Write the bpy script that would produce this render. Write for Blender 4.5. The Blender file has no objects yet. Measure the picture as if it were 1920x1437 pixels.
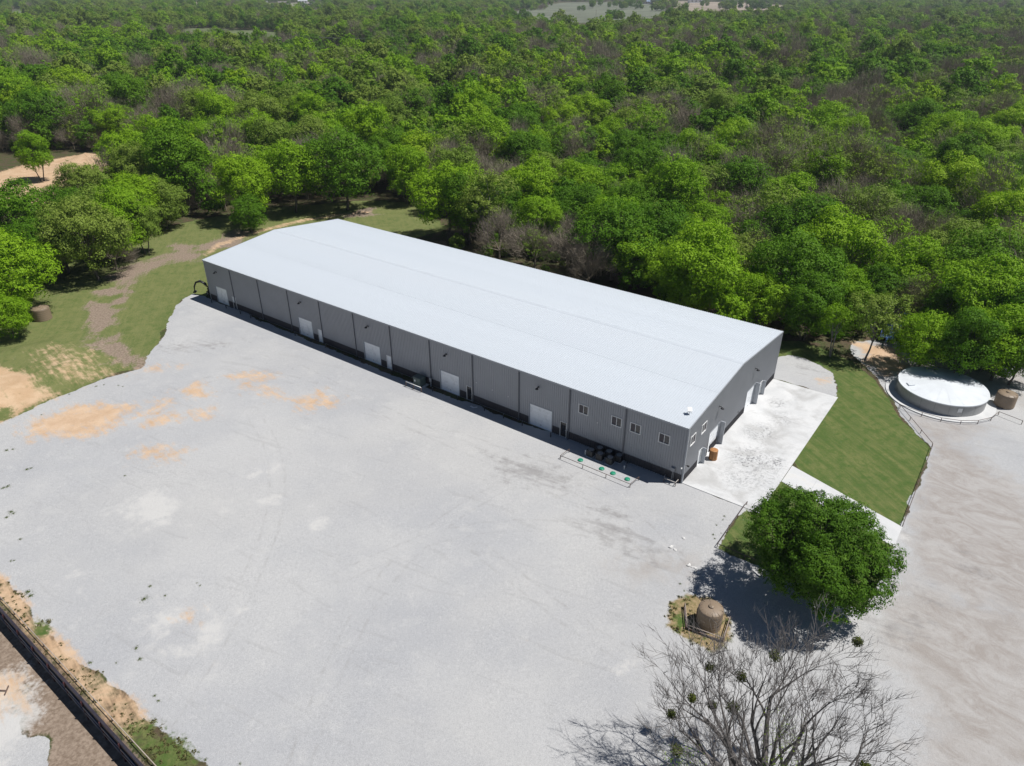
import bpy, math, random
import numpy as np
from mathutils import Vector, Matrix

# ------------------------------------------------------------------ camera, sky, sun, exposure
SC = bpy.context.scene
COL = SC.collection
F_PX, PITCH, CAM_H = 1340.62, 0.50907957, 49.6048
cam_d = bpy.data.cameras.new('camera'); cam = bpy.data.objects.new('camera', cam_d); COL.objects.link(cam)
cam.location = (0, 0, CAM_H); cam.rotation_euler = (math.pi/2 - PITCH, 0, 0)
cam_d.sensor_width = 36; cam_d.lens = F_PX/1920*36; cam_d.clip_start = 0.5; cam_d.clip_end = 30000
SC.camera = cam
SUN_EL, SUN_AZ = math.radians(62.5), math.radians(93.2)
SUN_V = Vector((math.sin(SUN_AZ)*math.cos(SUN_EL), math.cos(SUN_AZ)*math.cos(SUN_EL), math.sin(SUN_EL)))
W = bpy.data.worlds.new('World'); SC.world = W; W.use_nodes = True
nt = W.node_tree; nt.nodes.clear()
sky = nt.nodes.new('ShaderNodeTexSky'); sky.sky_type = 'NISHITA'; sky.sun_disc = False
sky.sun_elevation = SUN_EL; sky.sun_rotation = SUN_AZ; sky.air_density = 0.75; sky.dust_density = 0.05; sky.ozone_density = 2.5
bg = nt.nodes.new('ShaderNodeBackground'); bg.inputs['Strength'].default_value = 0.05
wo = nt.nodes.new('ShaderNodeOutputWorld')
nt.links.new(sky.outputs[0], bg.inputs[0]); nt.links.new(bg.outputs[0], wo.inputs[0])
sl = bpy.data.lights.new('sun', 'SUN'); sl.energy = 5.0; sl.angle = math.radians(0.53); sl.color = (1.0, 0.975, 0.94)
sun = bpy.data.objects.new('sun', sl); COL.objects.link(sun); sun.location = (60, -20, 120)
sun.rotation_euler = (-SUN_V).to_track_quat('-Z', 'Y').to_euler()
SC.view_settings.view_transform = 'Standard'; SC.view_settings.look = 'None'
SC.view_settings.exposure = 0.07; SC.view_settings.gamma = 1.0
SC.view_settings.use_curve_mapping = False
SC.cycles.max_bounces = 6; SC.cycles.diffuse_bounces = 3; SC.cycles.transmission_bounces = 4; SC.cycles.transparent_max_bounces = 8

# ------------------------------------------------------------------ measuring: photo pixel (1920 x 1437) -> place
RNG = np.random.default_rng(7)
random.seed(7)
FWv = np.array([0, math.cos(PITCH), -math.sin(PITCH)]); UPv = np.array([0, math.sin(PITCH), math.cos(PITCH)])
def G(x, y, z=0.0):
    d = FWv + np.array([1., 0, 0])*(x-960)/F_PX - UPv*(y-718.5)/F_PX
    t = (z-CAM_H)/d[2]
    return np.array([d[0]*t, d[1]*t, z])
def g2(pts, z=0.0): return np.array([G(x, y, z)[:2] for x, y in pts])
def proj(p):
    d = np.asarray(p, float) - np.array([0, 0, CAM_H]); zz = d@FWv
    return 960+F_PX*d[0]/zz, 718.5-F_PX*(d@UPv)/zz, zz
# building frame: near corner, s = metres along the long wall, v = metres along the gable wall
BC = np.array([19.30812, 65.47509, 0.0]); ROT = 0.637937841
BL, BW, HE, HR, BAY = 91.44, 30.71, 7.45, 8.97, 7.62
Uv = np.array([-math.cos(ROT), math.sin(ROT), 0]); Vv = np.array([math.sin(ROT), math.cos(ROT), 0])
def B(s, v, z=0.0): return BC + Uv*s + Vv*v + np.array([0, 0, z])
def b2(pts): return np.array([B(s, v)[:2] for s, v in pts])

# ------------------------------------------------------------------ helpers: nodes and materials
class NT:
    def __init__(s, m):
        m.use_nodes = True; s.t = m.node_tree; s.t.nodes.clear()
    def n(s, typ, **kw):
        nd = s.t.nodes.new(typ)
        for k, v in kw.items(): setattr(nd, k, v)
        return nd
    def l(s, a, b): s.t.links.new(a, b)
    def val(s, sock, v):
        if isinstance(v, bpy.types.NodeSocket): s.l(v, sock)
        elif v is not None: sock.default_value = v
    def math(s, op, a, b=None, c=None, clamp=False):
        nd = s.n('ShaderNodeMath', operation=op); nd.use_clamp = clamp
        s.val(nd.inputs[0], a); s.val(nd.inputs[1], b)
        if c is not None: s.val(nd.inputs[2], c)
        return nd.outputs[0]
    def mix(s, f, a, b, mode='MIX'):
        nd = s.n('ShaderNodeMix', data_type='RGBA', blend_type=mode)
        s.val(nd.inputs[0], f); s.val(nd.inputs[6], a if not isinstance(a, tuple) else (*a[:3], 1)); s.val(nd.inputs[7], b if not isinstance(b, tuple) else (*b[:3], 1))
        return nd.outputs[2]
    def noise(s, vec, scale, detail=3, rough=0.55, dist=0.0):
        nd = s.n('ShaderNodeTexNoise'); s.l(vec, nd.inputs['Vector'])
        nd.inputs['Scale'].default_value = scale; nd.inputs['Detail'].default_value = detail
        nd.inputs['Roughness'].default_value = rough; nd.inputs['Distortion'].default_value = dist
        return nd.outputs[0]
    def rng(s, v, a, b, c=0.0, d=1.0, smooth=True):
        nd = s.n('ShaderNodeMapRange'); nd.interpolation_type = 'SMOOTHSTEP' if smooth else 'LINEAR'
        s.val(nd.inputs[0], v)
        for i, q in enumerate((a, b, c, d)): nd.inputs[1+i].default_value = q
        return nd.outputs[0]
    def mapping(s, vec, scale=(1, 1, 1), rot=(0, 0, 0), loc=(0, 0, 0)):
        nd = s.n('ShaderNodeMapping'); nd.vector_type = 'TEXTURE'; s.l(vec, nd.inputs[0])      # turn first, then stretch
        nd.inputs['Scale'].default_value = tuple(1/q for q in scale); nd.inputs['Rotation'].default_value = rot; nd.inputs['Location'].default_value = loc
        return nd.outputs[0]
    def bump(s, h, strength, dist=0.05):
        nd = s.n('ShaderNodeBump'); nd.inputs['Strength'].default_value = strength; nd.inputs['Distance'].default_value = dist
        s.l(h, nd.inputs['Height']); return nd.outputs[0]
    def out(s, color, rough=0.8, metal=0.0, normal=None, spec=0.5):
        p = s.n('ShaderNodeBsdfPrincipled')
        s.val(p.inputs['Base Color'], color if not isinstance(color, tuple) else (*color[:3], 1))
        s.val(p.inputs['Roughness'], rough); s.val(p.inputs['Metallic'], metal); s.val(p.inputs['Specular IOR Level'], spec)
        if normal is not None: s.l(normal, p.inputs['Normal'])
        o = s.n('ShaderNodeOutputMaterial'); s.l(p.outputs[0], o.inputs[0]); return p

MATS = {}
def mat(name, col, rough=0.6, metal=0.0, var=0.12, scale=1.5, bump=0.0, bscale=20, spec=0.5, dirt=None, dirt_amt=0.0, coords='Object'):
    if name in MATS: return MATS[name]
    m = bpy.data.materials.new(name); k = NT(m)
    tc = k.n('ShaderNodeTexCoord').outputs[coords] if coords != 'World' else k.n('ShaderNodeNewGeometry').outputs['Position']
    n = k.noise(tc, scale, 5, 0.6)
    c = k.mix(k.rng(n, 0.25, 0.75), tuple(q*(1-var) for q in col), tuple(min(1, q*(1+var)) for q in col))
    if dirt:
        n2 = k.noise(tc, scale*0.37, 6, 0.65, 0.4)
        c = k.mix(k.math('MULTIPLY', k.rng(n2, 0.5, 0.75), dirt_amt), c, dirt)
    r = k.rng(n, 0.2, 0.8, max(0.02, rough-0.08), min(1, rough+0.08))
    nm = k.bump(k.noise(tc, bscale, 3), bump, 0.02) if bump else None
    k.out(c, r, metal, nm, spec)
    MATS[name] = m; return m

# ------------------------------------------------------------------ helpers: meshes and objects
class MB:
    def __init__(s): s.v = []; s.f = []
    def quad(s, *pts):
        i = len(s.v); s.v += [tuple(p) for p in pts]; s.f.append(tuple(range(i, i+len(pts))))
    def box(s, x0, x1, y0, y1, z0, z1):
        i = len(s.v)
        s.v += [(x, y, z) for z in (z0, z1) for x, y in ((x0, y0), (x1, y0), (x1, y1), (x0, y1))]
        for q in ((3, 2, 1, 0), (4, 5, 6, 7), (0, 1, 5, 4), (1, 2, 6, 5), (2, 3, 7, 6), (3, 0, 4, 7)): s.f.append(tuple(i+k for k in q))
        return s
    def obox(s, c, ax, ay, az):     # oriented box: centre + three half-axis vectors
        c, ax, ay, az = (np.asarray(q, float) for q in (c, ax, ay, az)); i = len(s.v)
        for sz in (-1, 1):
            for sx, sy in ((-1, -1), (1, -1), (1, 1), (-1, 1)): s.v.append(tuple(c+ax*sx+ay*sy+az*sz))
        for q in ((3, 2, 1, 0), (4, 5, 6, 7), (0, 1, 5, 4), (1, 2, 6, 5), (2, 3, 7, 6), (3, 0, 4, 7)): s.f.append(tuple(i+k for k in q))
        return s
    def tube(s, pts, r, n=8, cap=True):
        pts = [np.asarray(p, float) for p in pts]; r = [r]*len(pts) if np.isscalar(r) else r
        base = len(s.v)
        for j, p in enumerate(pts):
            d = pts[min(j+1, len(pts)-1)]-pts[max(j-1, 0)]; d = d/(np.linalg.norm(d)+1e-9)
            a = np.cross(d, [0, 0, 1.] if abs(d[2]) < .9 else [1., 0, 0]); a /= np.linalg.norm(a); b = np.cross(d, a)
            for q in range(n):
                t = 2*math.pi*q/n; s.v.append(tuple(p+(a*math.cos(t)+b*math.sin(t))*r[j]))
        for j in range(len(pts)-1):
            for q in range(n):
                a0 = base+j*n+q; a1 = base+j*n+(q+1) % n; s.f.append((a0, a1, a1+n, a0+n))
        if cap:
            s.f.append(tuple(base+q for q in range(n))[::-1]); s.f.append(tuple(base+(len(pts)-1)*n+q for q in range(n)))
        return s
    def lathe(s, prof, n=24, c=(0, 0, 0)):
        base = len(s.v)
        for r, z in prof:
            for q in range(n):
                t = 2*math.pi*q/n; s.v.append((c[0]+r*math.cos(t), c[1]+r*math.sin(t), c[2]+z))
        for j in range(len(prof)-1):
            for q in range(n):
                a0 = base+j*n+q; a1 = base+j*n+(q+1) % n; s.f.append((a0, a1, a1+n, a0+n))
        s.f.append(tuple(base+(len(prof)-1)*n+q for q in range(n))); s.f.append(tuple(base+q for q in range(n))[::-1])
        return s
    def mesh(s, name, m=None, smooth=False):
        me = bpy.data.meshes.new(name); me.from_pydata(s.v, [], s.f); me.update()
        if m: me.materials.append(m)
        if smooth:
            me.polygons.foreach_set('use_smooth', [True]*len(me.polygons))
        return me
    def build(s, name, m, parent=None, smooth=False, bevel=0.0):
        o = bpy.data.objects.new(name, s.mesh(name, m, smooth)); COL.objects.link(o); o.parent = parent
        if bevel:
            b = o.modifiers.new('bevel', 'BEVEL'); b.width = bevel; b.segments = 2; b.limit_method = 'ANGLE'
        return o
def tag(o, label=None, cat=None, group=None, kind=None):
    if label: o['label'] = label
    if cat: o['category'] = cat
    if group: o['group'] = group
    if kind: o['kind'] = kind
    return o
def empty(name, loc=(0, 0, 0), rz=0.0, label=None, cat=None, group=None):
    o = bpy.data.objects.new(name, None); COL.objects.link(o); o.location = tuple(float(q) for q in loc); o.rotation_euler = (0, 0, rz)
    o.empty_display_size = 0.3
    return tag(o, label, cat, group)
def np_mesh(name, v, f, m=None, smooth=False, attrs=None):
    me = bpy.data.meshes.new(name); v = np.asarray(v, np.float32); f = np.asarray(f, np.int32); k = f.shape[1]
    me.vertices.add(len(v)); me.vertices.foreach_set('co', v.ravel())
    me.loops.add(f.size); me.loops.foreach_set('vertex_index', f.ravel())
    me.polygons.add(len(f)); me.polygons.foreach_set('loop_start', np.arange(0, f.size, k, dtype=np.int32))
    if smooth: me.polygons.foreach_set('use_smooth', np.ones(len(f), bool))
    if attrs:
        for an, (typ, dat) in attrs.items():
            a = me.attributes.new(an, typ, 'POINT'); dat = np.asarray(dat, np.float32 if typ != 'INT' else np.int32)
            a.data.foreach_set('color' if typ == 'FLOAT_COLOR' else ('vector' if typ == 'FLOAT_VECTOR' else 'value'), dat.ravel())
    if m: me.materials.append(m)
    me.update(calc_edges=True); return me
def link(name, me, parent=None):
    o = bpy.data.objects.new(name, me); COL.objects.link(o); o.parent = parent; return o

# numpy fractal value noise for placing things
def vnoise(x, y, seed=0):
    xi = np.floor(x).astype(np.int64); yi = np.floor(y).astype(np.int64); fx = x-xi; fy = y-yi
    def h(a, b):
        q = (a*374761393 + b*668265263 + seed*1442695041) & 0xffffffff
        q = ((q ^ (q >> 13))*1274126177) & 0xffffffff
        return ((q ^ (q >> 16)) & 0xffff)/65535.0
    fx = fx*fx*(3-2*fx); fy = fy*fy*(3-2*fy)
    return (h(xi, yi)*(1-fx)+h(xi+1, yi)*fx)*(1-fy)+(h(xi, yi+1)*(1-fx)+h(xi+1, yi+1)*fx)*fy
def fbm(x, y, seed=0, o=4):
    s = 0; a = .5
    for k in range(o): s = s+a*vnoise(x*2**k, y*2**k, seed+k*17); a *= .5
    return s/(1-.5**o)
def sd_poly(P, poly):               # signed distance, + inside
    poly = np.asarray(poly, float); x, y = P[:, 0], P[:, 1]; ins = np.zeros(len(P), bool); d2 = np.full(len(P), 1e18)
    for i in range(len(poly)):
        a = poly[i]; b = poly[(i+1) % len(poly)]; e = b-a
        w = P-a; t = np.clip((w@e)/(e@e+1e-12), 0, 1); q = w-t[:, None]*e; d2 = np.minimum(d2, (q*q).sum(1))
        c = ((a[1] <= y) & (b[1] > y)) | ((b[1] <= y) & (a[1] > y))
        if abs(b[1]-a[1]) > 1e-12:
            xx = a[0]+(y-a[1])*(b[0]-a[0])/(b[1]-a[1]); ins ^= c & (x < xx)
    return np.where(ins, 1, -1)*np.sqrt(d2)
def soft(sd, w): return np.clip(.5+sd/(2*w), 0, 1)

# ================================================================== THE GROUND
# outlines read off the photograph, turned into metres on the ground
WALL_A = G(1.3, 1141.3); WALL_T = np.array([0.79592, -0.60540, 0]); WALL_N = np.array([0.60540, 0.79592, 0]); DROP = 2.1
P_GRAVEL = g2([(384,556),(362,552),(345,560),(330,576),(318,602),(300,640),(280,668),(262,692),(215,702),(180,716),(130,738),(90,754),(35,780),(-60,812),(-200,900),(-120,1010),(-40,1070),(10,1085),(45,1130),(60,1170),(100,1190),(120,1215),(150,1245),(190,1265),(215,1290),(245,1320),(262,1345),(285,1362),(330,1405),(380,1437),(480,1600),(2200,1600),(2250,720),(1920,690),(1780,668),(1700,640),(1600,640),(1592,662),(1640,705),(1672,748),(1692,783),(1746,841),(1690,990),(1676,1024),(1420,960),(1280,905),(700,690)])
P_LAWN = g2([(1452,640),(1500,640),(1560,660),(1600,680),(1640,712),(1668,752),(1690,787),(1742,838),(1746,845),(1720,900),(1688,990),(1500,885),(1400,690)])
P_LAWN2 = b2([(-8, 0), (-7.45, 0), (-7.45, -7.9), (-21.7, -7.9), (-21.7, 4), (-8, 8)])
P_APRON = g2([(1430,700),(1451,711),(1568,744),(1571,722),(1560,700),(1540,686),(1510,672),(1480,667),(1457,672),(1430,680)])
P_BANK = g2([(384,556),(362,552),(345,560),(330,576),(318,602),(300,640),(280,668),(262,692),(215,702),(180,716),(130,738),(90,754),(35,780),(-60,812),(-200,900),(-400,760),(-250,600),(0,590),(50,560),(95,520),(150,480),(240,445),(330,422),(430,402),(560,385),(700,376),(790,380),(840,430),(700,470),(500,500)])
SOIL = [g2(p) for p in ([(160,562),(235,560),(225,600),(205,625),(215,650),(250,665),(275,680),(250,688),(190,670),(165,640),(150,600)],[(190,512),(250,495),(290,505),(270,530),(235,545),(190,535)],[(295,482),(330,458),(365,460),(385,480),(350,497),(305,498)],[(400,452),(440,430),(470,440),(440,470),(410,468)],[(640,402),(690,392),(710,396),(690,405),(640,412)],[(205,562),(245,548),(235,522),(200,532),(180,560)],[(262,512),(300,502),(322,486),(300,478),(266,496)],[(350,482),(395,470),(412,456),(385,456),(352,470)])]
PATHL = g2([(375,478),(410,455),(470,435),(560,412),(640,400),(705,394),(705,398),(640,405),(560,418),(470,442),(415,463),(380,484)])
ORANGE = [g2(p) for p in ([(40,815),(60,785),(110,765),(190,755),(250,760),(225,790),(200,808),(150,822),(60,822)],[(255,778),(290,757),(322,748),(300,778)],[(345,732),(372,716),(384,745),(352,740)],[(262,795),(320,770),(332,792),(290,800)],[(358,772),(392,768),(382,782)],[(435,706),(470,700),(505,707),(480,716)],[(468,722),(520,745),(580,768),(640,758),(600,736),(560,752),(500,728)],[(245,848),(290,838),(352,848),(330,860),(270,862)],[(262,690),(300,684),(335,690),(290,700)],[(345,1160),(362,1150),(358,1166)],[(-80,680),(20,694),(60,715),(110,738),(60,765),(-20,800),(-120,830)],[(1530,712),(1550,708),(1556,716),(1535,720)],[(1600,640),(1700,655),(1690,700),(1650,705),(1620,680)])]
WHITE = [g2(p) for p in ([(240,1160),(290,1135),(352,1130),(345,1165),(320,1195),(285,1200),(280,1175)],[(325,1215),(370,1195),(405,1150),(440,1155),(430,1185),(400,1225),(350,1240)],[(215,960),(240,935),(280,925),(335,950),(330,985),(270,1000)],[(415,940),(450,930),(480,945),(500,935),(525,948),(470,955)],[(575,975),(610,970),(620,982),(590,986)],[(1195,1225),(1225,1215),(1228,1240),(1180,1262),(1165,1250)],[(120,1100),(160,1085),(150,1115)],[(450,885),(500,875),(520,890),(470,900)],[(1650,960),(1700,1010),(1650,1080),(1690,1090)])]
DARK = [g2(p) for p in ([(1090,965),(1130,955),(1200,990),(1285,1045),(1240,1056),(1120,1020)],[(290,652),(340,641),(420,636),(462,640),(430,652),(330,661)],[(1490,680),(1525,678),(1540,690),(1505,697)],[(900,850),(1010,860),(1100,900),(1060,930),(930,900)],[(1705,1098),(1750,1092),(1775,1120),(1730,1135)],[(1790,1028),(1815,1036),(1865,1085),(1848,1096),(1800,1062)],[(1640,1170),(1720,1150),(1750,1180),(1680,1215)])]
MAUVE = [g2(p) for p in ([(1700,860),(1750,800),(1830,850),(1960,940),(1990,1190),(1780,1130),(1700,1060),(1690,1000)],[(1640,1140),(1690,1080),(1800,1110),(1960,1150),(2000,1480),(1740,1480),(1720,1300),(1660,1220)],[(1160,1064),(1290,1048),(1300,1072),(1200,1086)],[(1600,640),(1700,640),(1790,670),(1920,690),(1920,760),(1860,720),(1700,700),(1640,705)],[(1690,783),(1720,775),(1860,800),(1800,830),(1750,845)])]
STRAW = [g2(p) for p in ([(-60,1060),(10,1085),(45,1130),(60,1170),(100,1190),(120,1215),(150,1245),(190,1265),(215,1290),(245,1320),(262,1345),(275,1362),(220,1400),(0,1180)],[(1255,1130),(1290,1115),(1330,1120),(1370,1160),(1370,1200),(1340,1225),(1290,1200),(1250,1175)],[(60,660),(140,650),(230,690),(250,700),(180,716),(120,738),(60,720)])]
STRAW2 = [g2(p) for p in ([(-40,1230),(60,1260),(160,1370),(200,1437),(150,1437),(90,1330),(40,1290),(-40,1280)],)]
GREENP = [g2(p) for p in ([(215,1365),(285,1350),(330,1390),(385,1437),(300,1450)],[(65,1160),(95,1165),(85,1195),(60,1185)],[(1255,1150),(1280,1140),(1300,1185),(1262,1178)],[(0,762),(28,770),(20,785),(-30,800)])]
P_CLEAR = g2([(-80,335),(0,322),(60,305),(150,290),(280,297),(270,310),(180,330),(110,352),(85,385),(0,392),(-80,410)])
BERM = g2([(-300,640),(0,650),(120,625),(200,640),(225,690),(180,708),(110,736),(0,780),(-200,850)])
P_LOWTAN = g2([(-60,1240),(60,1262),(75,1330),(20,1345),(-60,1340)], -DROP)
P_LOWER_WHITE = g2([(-60,1270),(50,1240),(90,1320),(60,1370),(0,1437),(-60,1437)], -DROP)

def terrain_fields(P):
    x, y = P[:, 0], P[:, 1]
    wp = (fbm(x*.45, y*.45, 71, 5)-.5); wq = (fbm(x*.30+7, y*.30, 91, 6)-.5)
    wob = (fbm(x*.35, y*.35, 3, 5)-.5)*2.2
    n_w = (P-WALL_A[:2])@WALL_N[:2]
    gr = np.maximum(sd_poly(P, P_GRAVEL), sd_poly(P, P_APRON)); lawn = np.maximum(sd_poly(P, P_LAWN), sd_poly(P, P_LAWN2))
    lawn = np.minimum(lawn, -sd_poly(P, P_APRON)); gr = np.minimum(gr, -lawn)
    bank = sd_poly(P, P_BANK)
    low = np.where((P-WALL_A[:2])@WALL_T[:2] > -22, -n_w, -1.0)
    gr_e = np.minimum(gr + wob*.6, -low)
    gravel = np.maximum(soft(gr_e, .5), (low > -.05)*1.0)
    grass = np.maximum(soft(np.maximum(lawn, bank+wob), .4), 0)
    org = np.zeros(len(P)); 
    for k, p in enumerate(ORANGE): org = np.maximum(org, soft(sd_poly(P, p)+.1+wp*3.4, 2.6 if k < 10 else 1.6))
    org = np.maximum(org, .74*soft(np.minimum(sd_poly(P, STRAW[0])+.45+wp*1.6, -low), .6)); org = np.maximum(org, .66*soft(sd_poly(P, STRAW[2]), 5.0)); org = np.maximum(org, .72*soft(np.minimum(sd_poly(P, P_LOWTAN), low), 1.5))
    org = np.maximum(org, soft(sd_poly(P, P_CLEAR), 2.0)); org = np.maximum(org, .75*soft(sd_poly(P, PATHL), .5))
    soil = np.zeros(len(P))
    for p in SOIL: soil = np.maximum(soil, soft(sd_poly(P, p)+wq*9, 1.6))
    wh = np.zeros(len(P)); dk = wh.copy(); mv = wh.copy(); st = wh.copy(); gp = wh.copy()
    for p in WHITE: wh = np.maximum(wh, soft(sd_poly(P, p)+wp*6, 2.2))
    wh = np.maximum(wh, soft(np.minimum(sd_poly(P, P_LOWER_WHITE), low), 1.5))
    for p in DARK: dk = np.maximum(dk, soft(sd_poly(P, p), 4.0))
    for p in MAUVE: mv = np.maximum(mv, soft(sd_poly(P, p), 5.0))
    soil = np.maximum(soil, soft(np.minimum(low+.6, 3.6-low+wq*6), .9)*(low > -.05)*1.3)
    st = np.maximum(st, soft(sd_poly(P, STRAW[1]), .8))
    onlot = np.maximum(gravel, (low > 0)*1.0); wh, dk, mv = wh*onlot, dk*onlot, mv*onlot
    sl_ = soft(np.minimum(low+.6, 3.6-low+wq*6), .9)*(low > -.05); gravel = gravel*(1-np.clip(sl_*1.3, 0, 1))
    for p in GREENP: gp = np.maximum(gp, soft(sd_poly(P, p)+wp*2, 1.1))
    tr = np.full(len(P), 4.0)
    if P[:, 1].max() < 130:
        for tl in TRACKS: tr = np.minimum(tr, sd_line(P, smooth_line(tl)))
    return dict(tr=tr, gravel=gravel, grass=grass, org=org, soil=soil, wh=wh, dk=dk, mv=mv, st=st, gp=gp, gr=gr_e, lawn=lawn, bank=bank, low=low)
TRACKS = [g2(p) for p in ([(560,690),(700,762),(850,832),(1000,895),(1150,975),(1270,1060)],[(1262,1062),(1160,1010),(1060,985),(930,985),(800,1010),(640,1080)],[(290,770),(330,737),(380,713),(450,700),(530,706),(600,730)],[(900,1030),(1000,1110),(1100,1185),(1180,1232),(1270,1262)],[(850,815),(1000,868),(1130,930),(1225,1000),(1290,1095)],[(1740,1437),(1795,1300),(1825,1180),(1800,1080),(1750,1000),(1735,900)],[(1690,1185),(1760,1125),(1850,1095),(1930,1090)],[(560,1437),(620,1260),(710,1090),(850,960),(1010,880),(1120,830)],[(1930,965),(1810,940),(1715,905)],[(1920,1290),(1820,1240),(1740,1230),(1640,1260)],[(250,1437),(380,1250),(470,1090),(520,960),(520,850),(470,770)],[(1920,1060),(1850,1035),(1760,1030),(1690,1060)])]
def sd_line(P, pl):
    pl = np.asarray(pl); d2 = np.full(len(P), 1e9)
    for a, b in zip(pl[:-1], pl[1:]):
        e = b-a; w = P-a; t = np.clip((w@e)/(e@e+1e-9), 0, 1); q = w-t[:, None]*e; d2 = np.minimum(d2, (q*q).sum(1))
    return np.sqrt(d2)
def smooth_line(p, it=3):
    p = np.asarray(p, float)
    for _ in range(it):
        q = np.empty((2*len(p)-2, 2)); q[0::2] = p[:-1]*.75+p[1:]*.25; q[1::2] = p[:-1]*.25+p[1:]*.75; p = np.vstack([p[:1], q, p[-1:]])
    return p
def terrain_z(P, f):
    x, y = P[:, 0], P[:, 1]
    z = (fbm(x*.15, y*.15, 9)-.5)*.10
    edge = np.clip(np.minimum(np.minimum(x+84, 78-x), np.minimum(y-24, 126-y))/6, 0, 1)
    berm = sd_poly(P, BERM); z = z + .9*np.clip(berm/5, 0, 1)**1.3*(1+.35*(fbm(x*.5, y*.5, 5)-.5))
    bld = np.column_stack([(P-BC[:2])@Uv[:2], (P-BC[:2])@Vv[:2]])
    near_b = np.clip(np.maximum(np.maximum(-12-bld[:, 0], bld[:, 0]-BL-3), np.maximum(-6-bld[:, 1], bld[:, 1]-BW-2))/4, 0, 1)
    return z*edge*np.clip(near_b+.15, .15, 1)*np.where(berm > 0, 1, 1)

def terrain_material():
    m = bpy.data.materials.new('terrain'); k = NT(m)
    pos = k.n('ShaderNodeNewGeometry').outputs['Position']
    A = k.n('ShaderNodeAttribute', attribute_name='zoneA'); Bn = k.n('ShaderNodeAttribute', attribute_name='zoneB'); Cn = k.n('ShaderNodeAttribute', attribute_name='zoneC')
    sA = k.n('ShaderNodeSeparateColor'); k.l(A.outputs['Color'], sA.inputs[0]); sB = k.n('ShaderNodeSeparateColor'); k.l(Bn.outputs['Color'], sB.inputs[0]); sC = k.n('ShaderNodeSeparateColor'); k.l(Cn.outputs['Color'], sC.inputs[0])
    gravel, grass, org = sA.outputs[0], sA.outputs[1], sA.outputs[2]
    soil, wh, dk = sB.outputs[0], sB.outputs[1], sB.outputs[2]
    mv, st, gp = sC.outputs[0], sC.outputs[1], sC.outputs[2]
    n_big = k.noise(pos, .05, 4, .6); n_mid = k.noise(pos, .5, 6, .62, .3); n_mid2 = k.noise(k.mapping(pos, loc=(31, 7, 0)), .9, 6, .65, .2)
    n_fine = k.noise(pos, 3.2, 6, .7); n_pix = k.noise(pos, 8, 4, .85); n_peb = k.noise(k.mapping(pos, loc=(5, 3, 1)), 17, 3, .8)
    streak = k.noise(k.mapping(pos, (.26, .50, 1), (0, 0, -.70)), 1.0, 10, .78, .8)      # tyre drag on the right lot
    streak2 = k.noise(k.mapping(pos, (.22, 1.7, 1), (0, 0, -.80)), 1.0, 6, .68)           # rills on the bank
    mow = k.noise(k.mapping(pos, (.12, 1.3, 1), (0, 0, -1.30)), 1.0, 7, .7, .3)
    def edge(a, n, amp, lo=.44, hi=.56): return k.rng(k.math('ADD', a, k.math('MULTIPLY', k.math('SUBTRACT', n, .5), amp)), lo, hi)
    # woodland floor
    c = k.mix(k.rng(n_mid, .35, .65), (.085, .062, .040), (.045, .068, .018))
    c = k.mix(k.rng(n_fine, .45, .75), c, (.15, .115, .075))
    # grass
    gcol = k.mix(k.rng(mow, .32, .68), (.078, .122, .030), (.170, .182, .064))
    gcol = k.mix(k.rng(n_mid2, .42, .70), gcol, (.068, .120, .026))
    gcol = k.mix(k.math('MULTIPLY', k.rng(n_fine, .50, .82), .35), gcol, (.200, .190, .085))
    gcol = k.mix(k.rng(n_pix, .35, .75, 0, .45), gcol, (.035, .062, .016))
    Ab = k.n('ShaderNodeAttribute', attribute_name='zoneD'); sBk = k.n('ShaderNodeSeparateColor'); k.l(Ab.outputs['Color'], sBk.inputs[0])
    gcol = k.mix(k.math('MULTIPLY', sBk.outputs[1], k.rng(k.math('MULTIPLY', k.math('ADD', n_mid, n_fine), .5), .36, .60, .15, .70)), gcol, (.185, .190, .075))
    c = k.mix(edge(grass, n_mid, .7), c, gcol)
    soilc = k.mix(k.rng(n_fine, .3, .7), (.175, .130, .096), (.315, .250, .195))
    c = k.mix(edge(soil, k.math('MULTIPLY', k.math('ADD', mow, n_fine), .5), 2.6, .38, .95), c, soilc)
    # gravel
    gv = k.mix(k.rng(n_big, .36, .64), (.388, .392, .402), (.468, .466, .460))
    gv = k.mix(k.rng(k.noise(k.mapping(pos, loc=(80, 11, 0)), .028, 5, .6, .5), .45, .66, 0, .5), gv, (.47, .462, .445))
    gv = k.mix(k.math('MULTIPLY', k.rng(n_mid, .52, .72), .40), gv, (.52, .515, .50))
    gv = k.mix(k.math('MULTIPLY', k.rng(n_mid2, .56, .74), .25), gv, (.33, .325, .325))
    gv = k.mix(k.rng(n_pix, .46, .74, 0, .55), gv, (.24, .24, .25))
    gv = k.mix(k.rng(n_peb, .52, .70, 0, .60), gv, (.20, .20, .21))
    gv = k.mix(k.rng(n_peb, .46, .30, 0, .55), gv, (.66, .66, .66))
    gv = k.mix(k.rng(n_fine, .50, .72, 0, .30), gv, (.27, .27, .275)); gv = k.mix(k.rng(n_fine, .47, .30, 0, .30), gv, (.58, .575, .565))
    ring = k.noise(k.mapping(pos, (.9, .12, 1), (0, 0, 1.1)), 1.0, 5, .6, .8)            # long faint vehicle marks
    gv = k.mix(k.math('MULTIPLY', k.rng(ring, .58, .66), .18), gv, (.27, .265, .26))
    An = k.n('ShaderNodeAttribute', attribute_name='zoneD'); sD = k.n('ShaderNodeSeparateColor'); k.l(An.outputs['Color'], sD.inputs[0])
    td = k.math('ADD', sD.outputs[0], k.math('MULTIPLY', k.math('SUBTRACT', n_mid, .5), .5))
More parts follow.
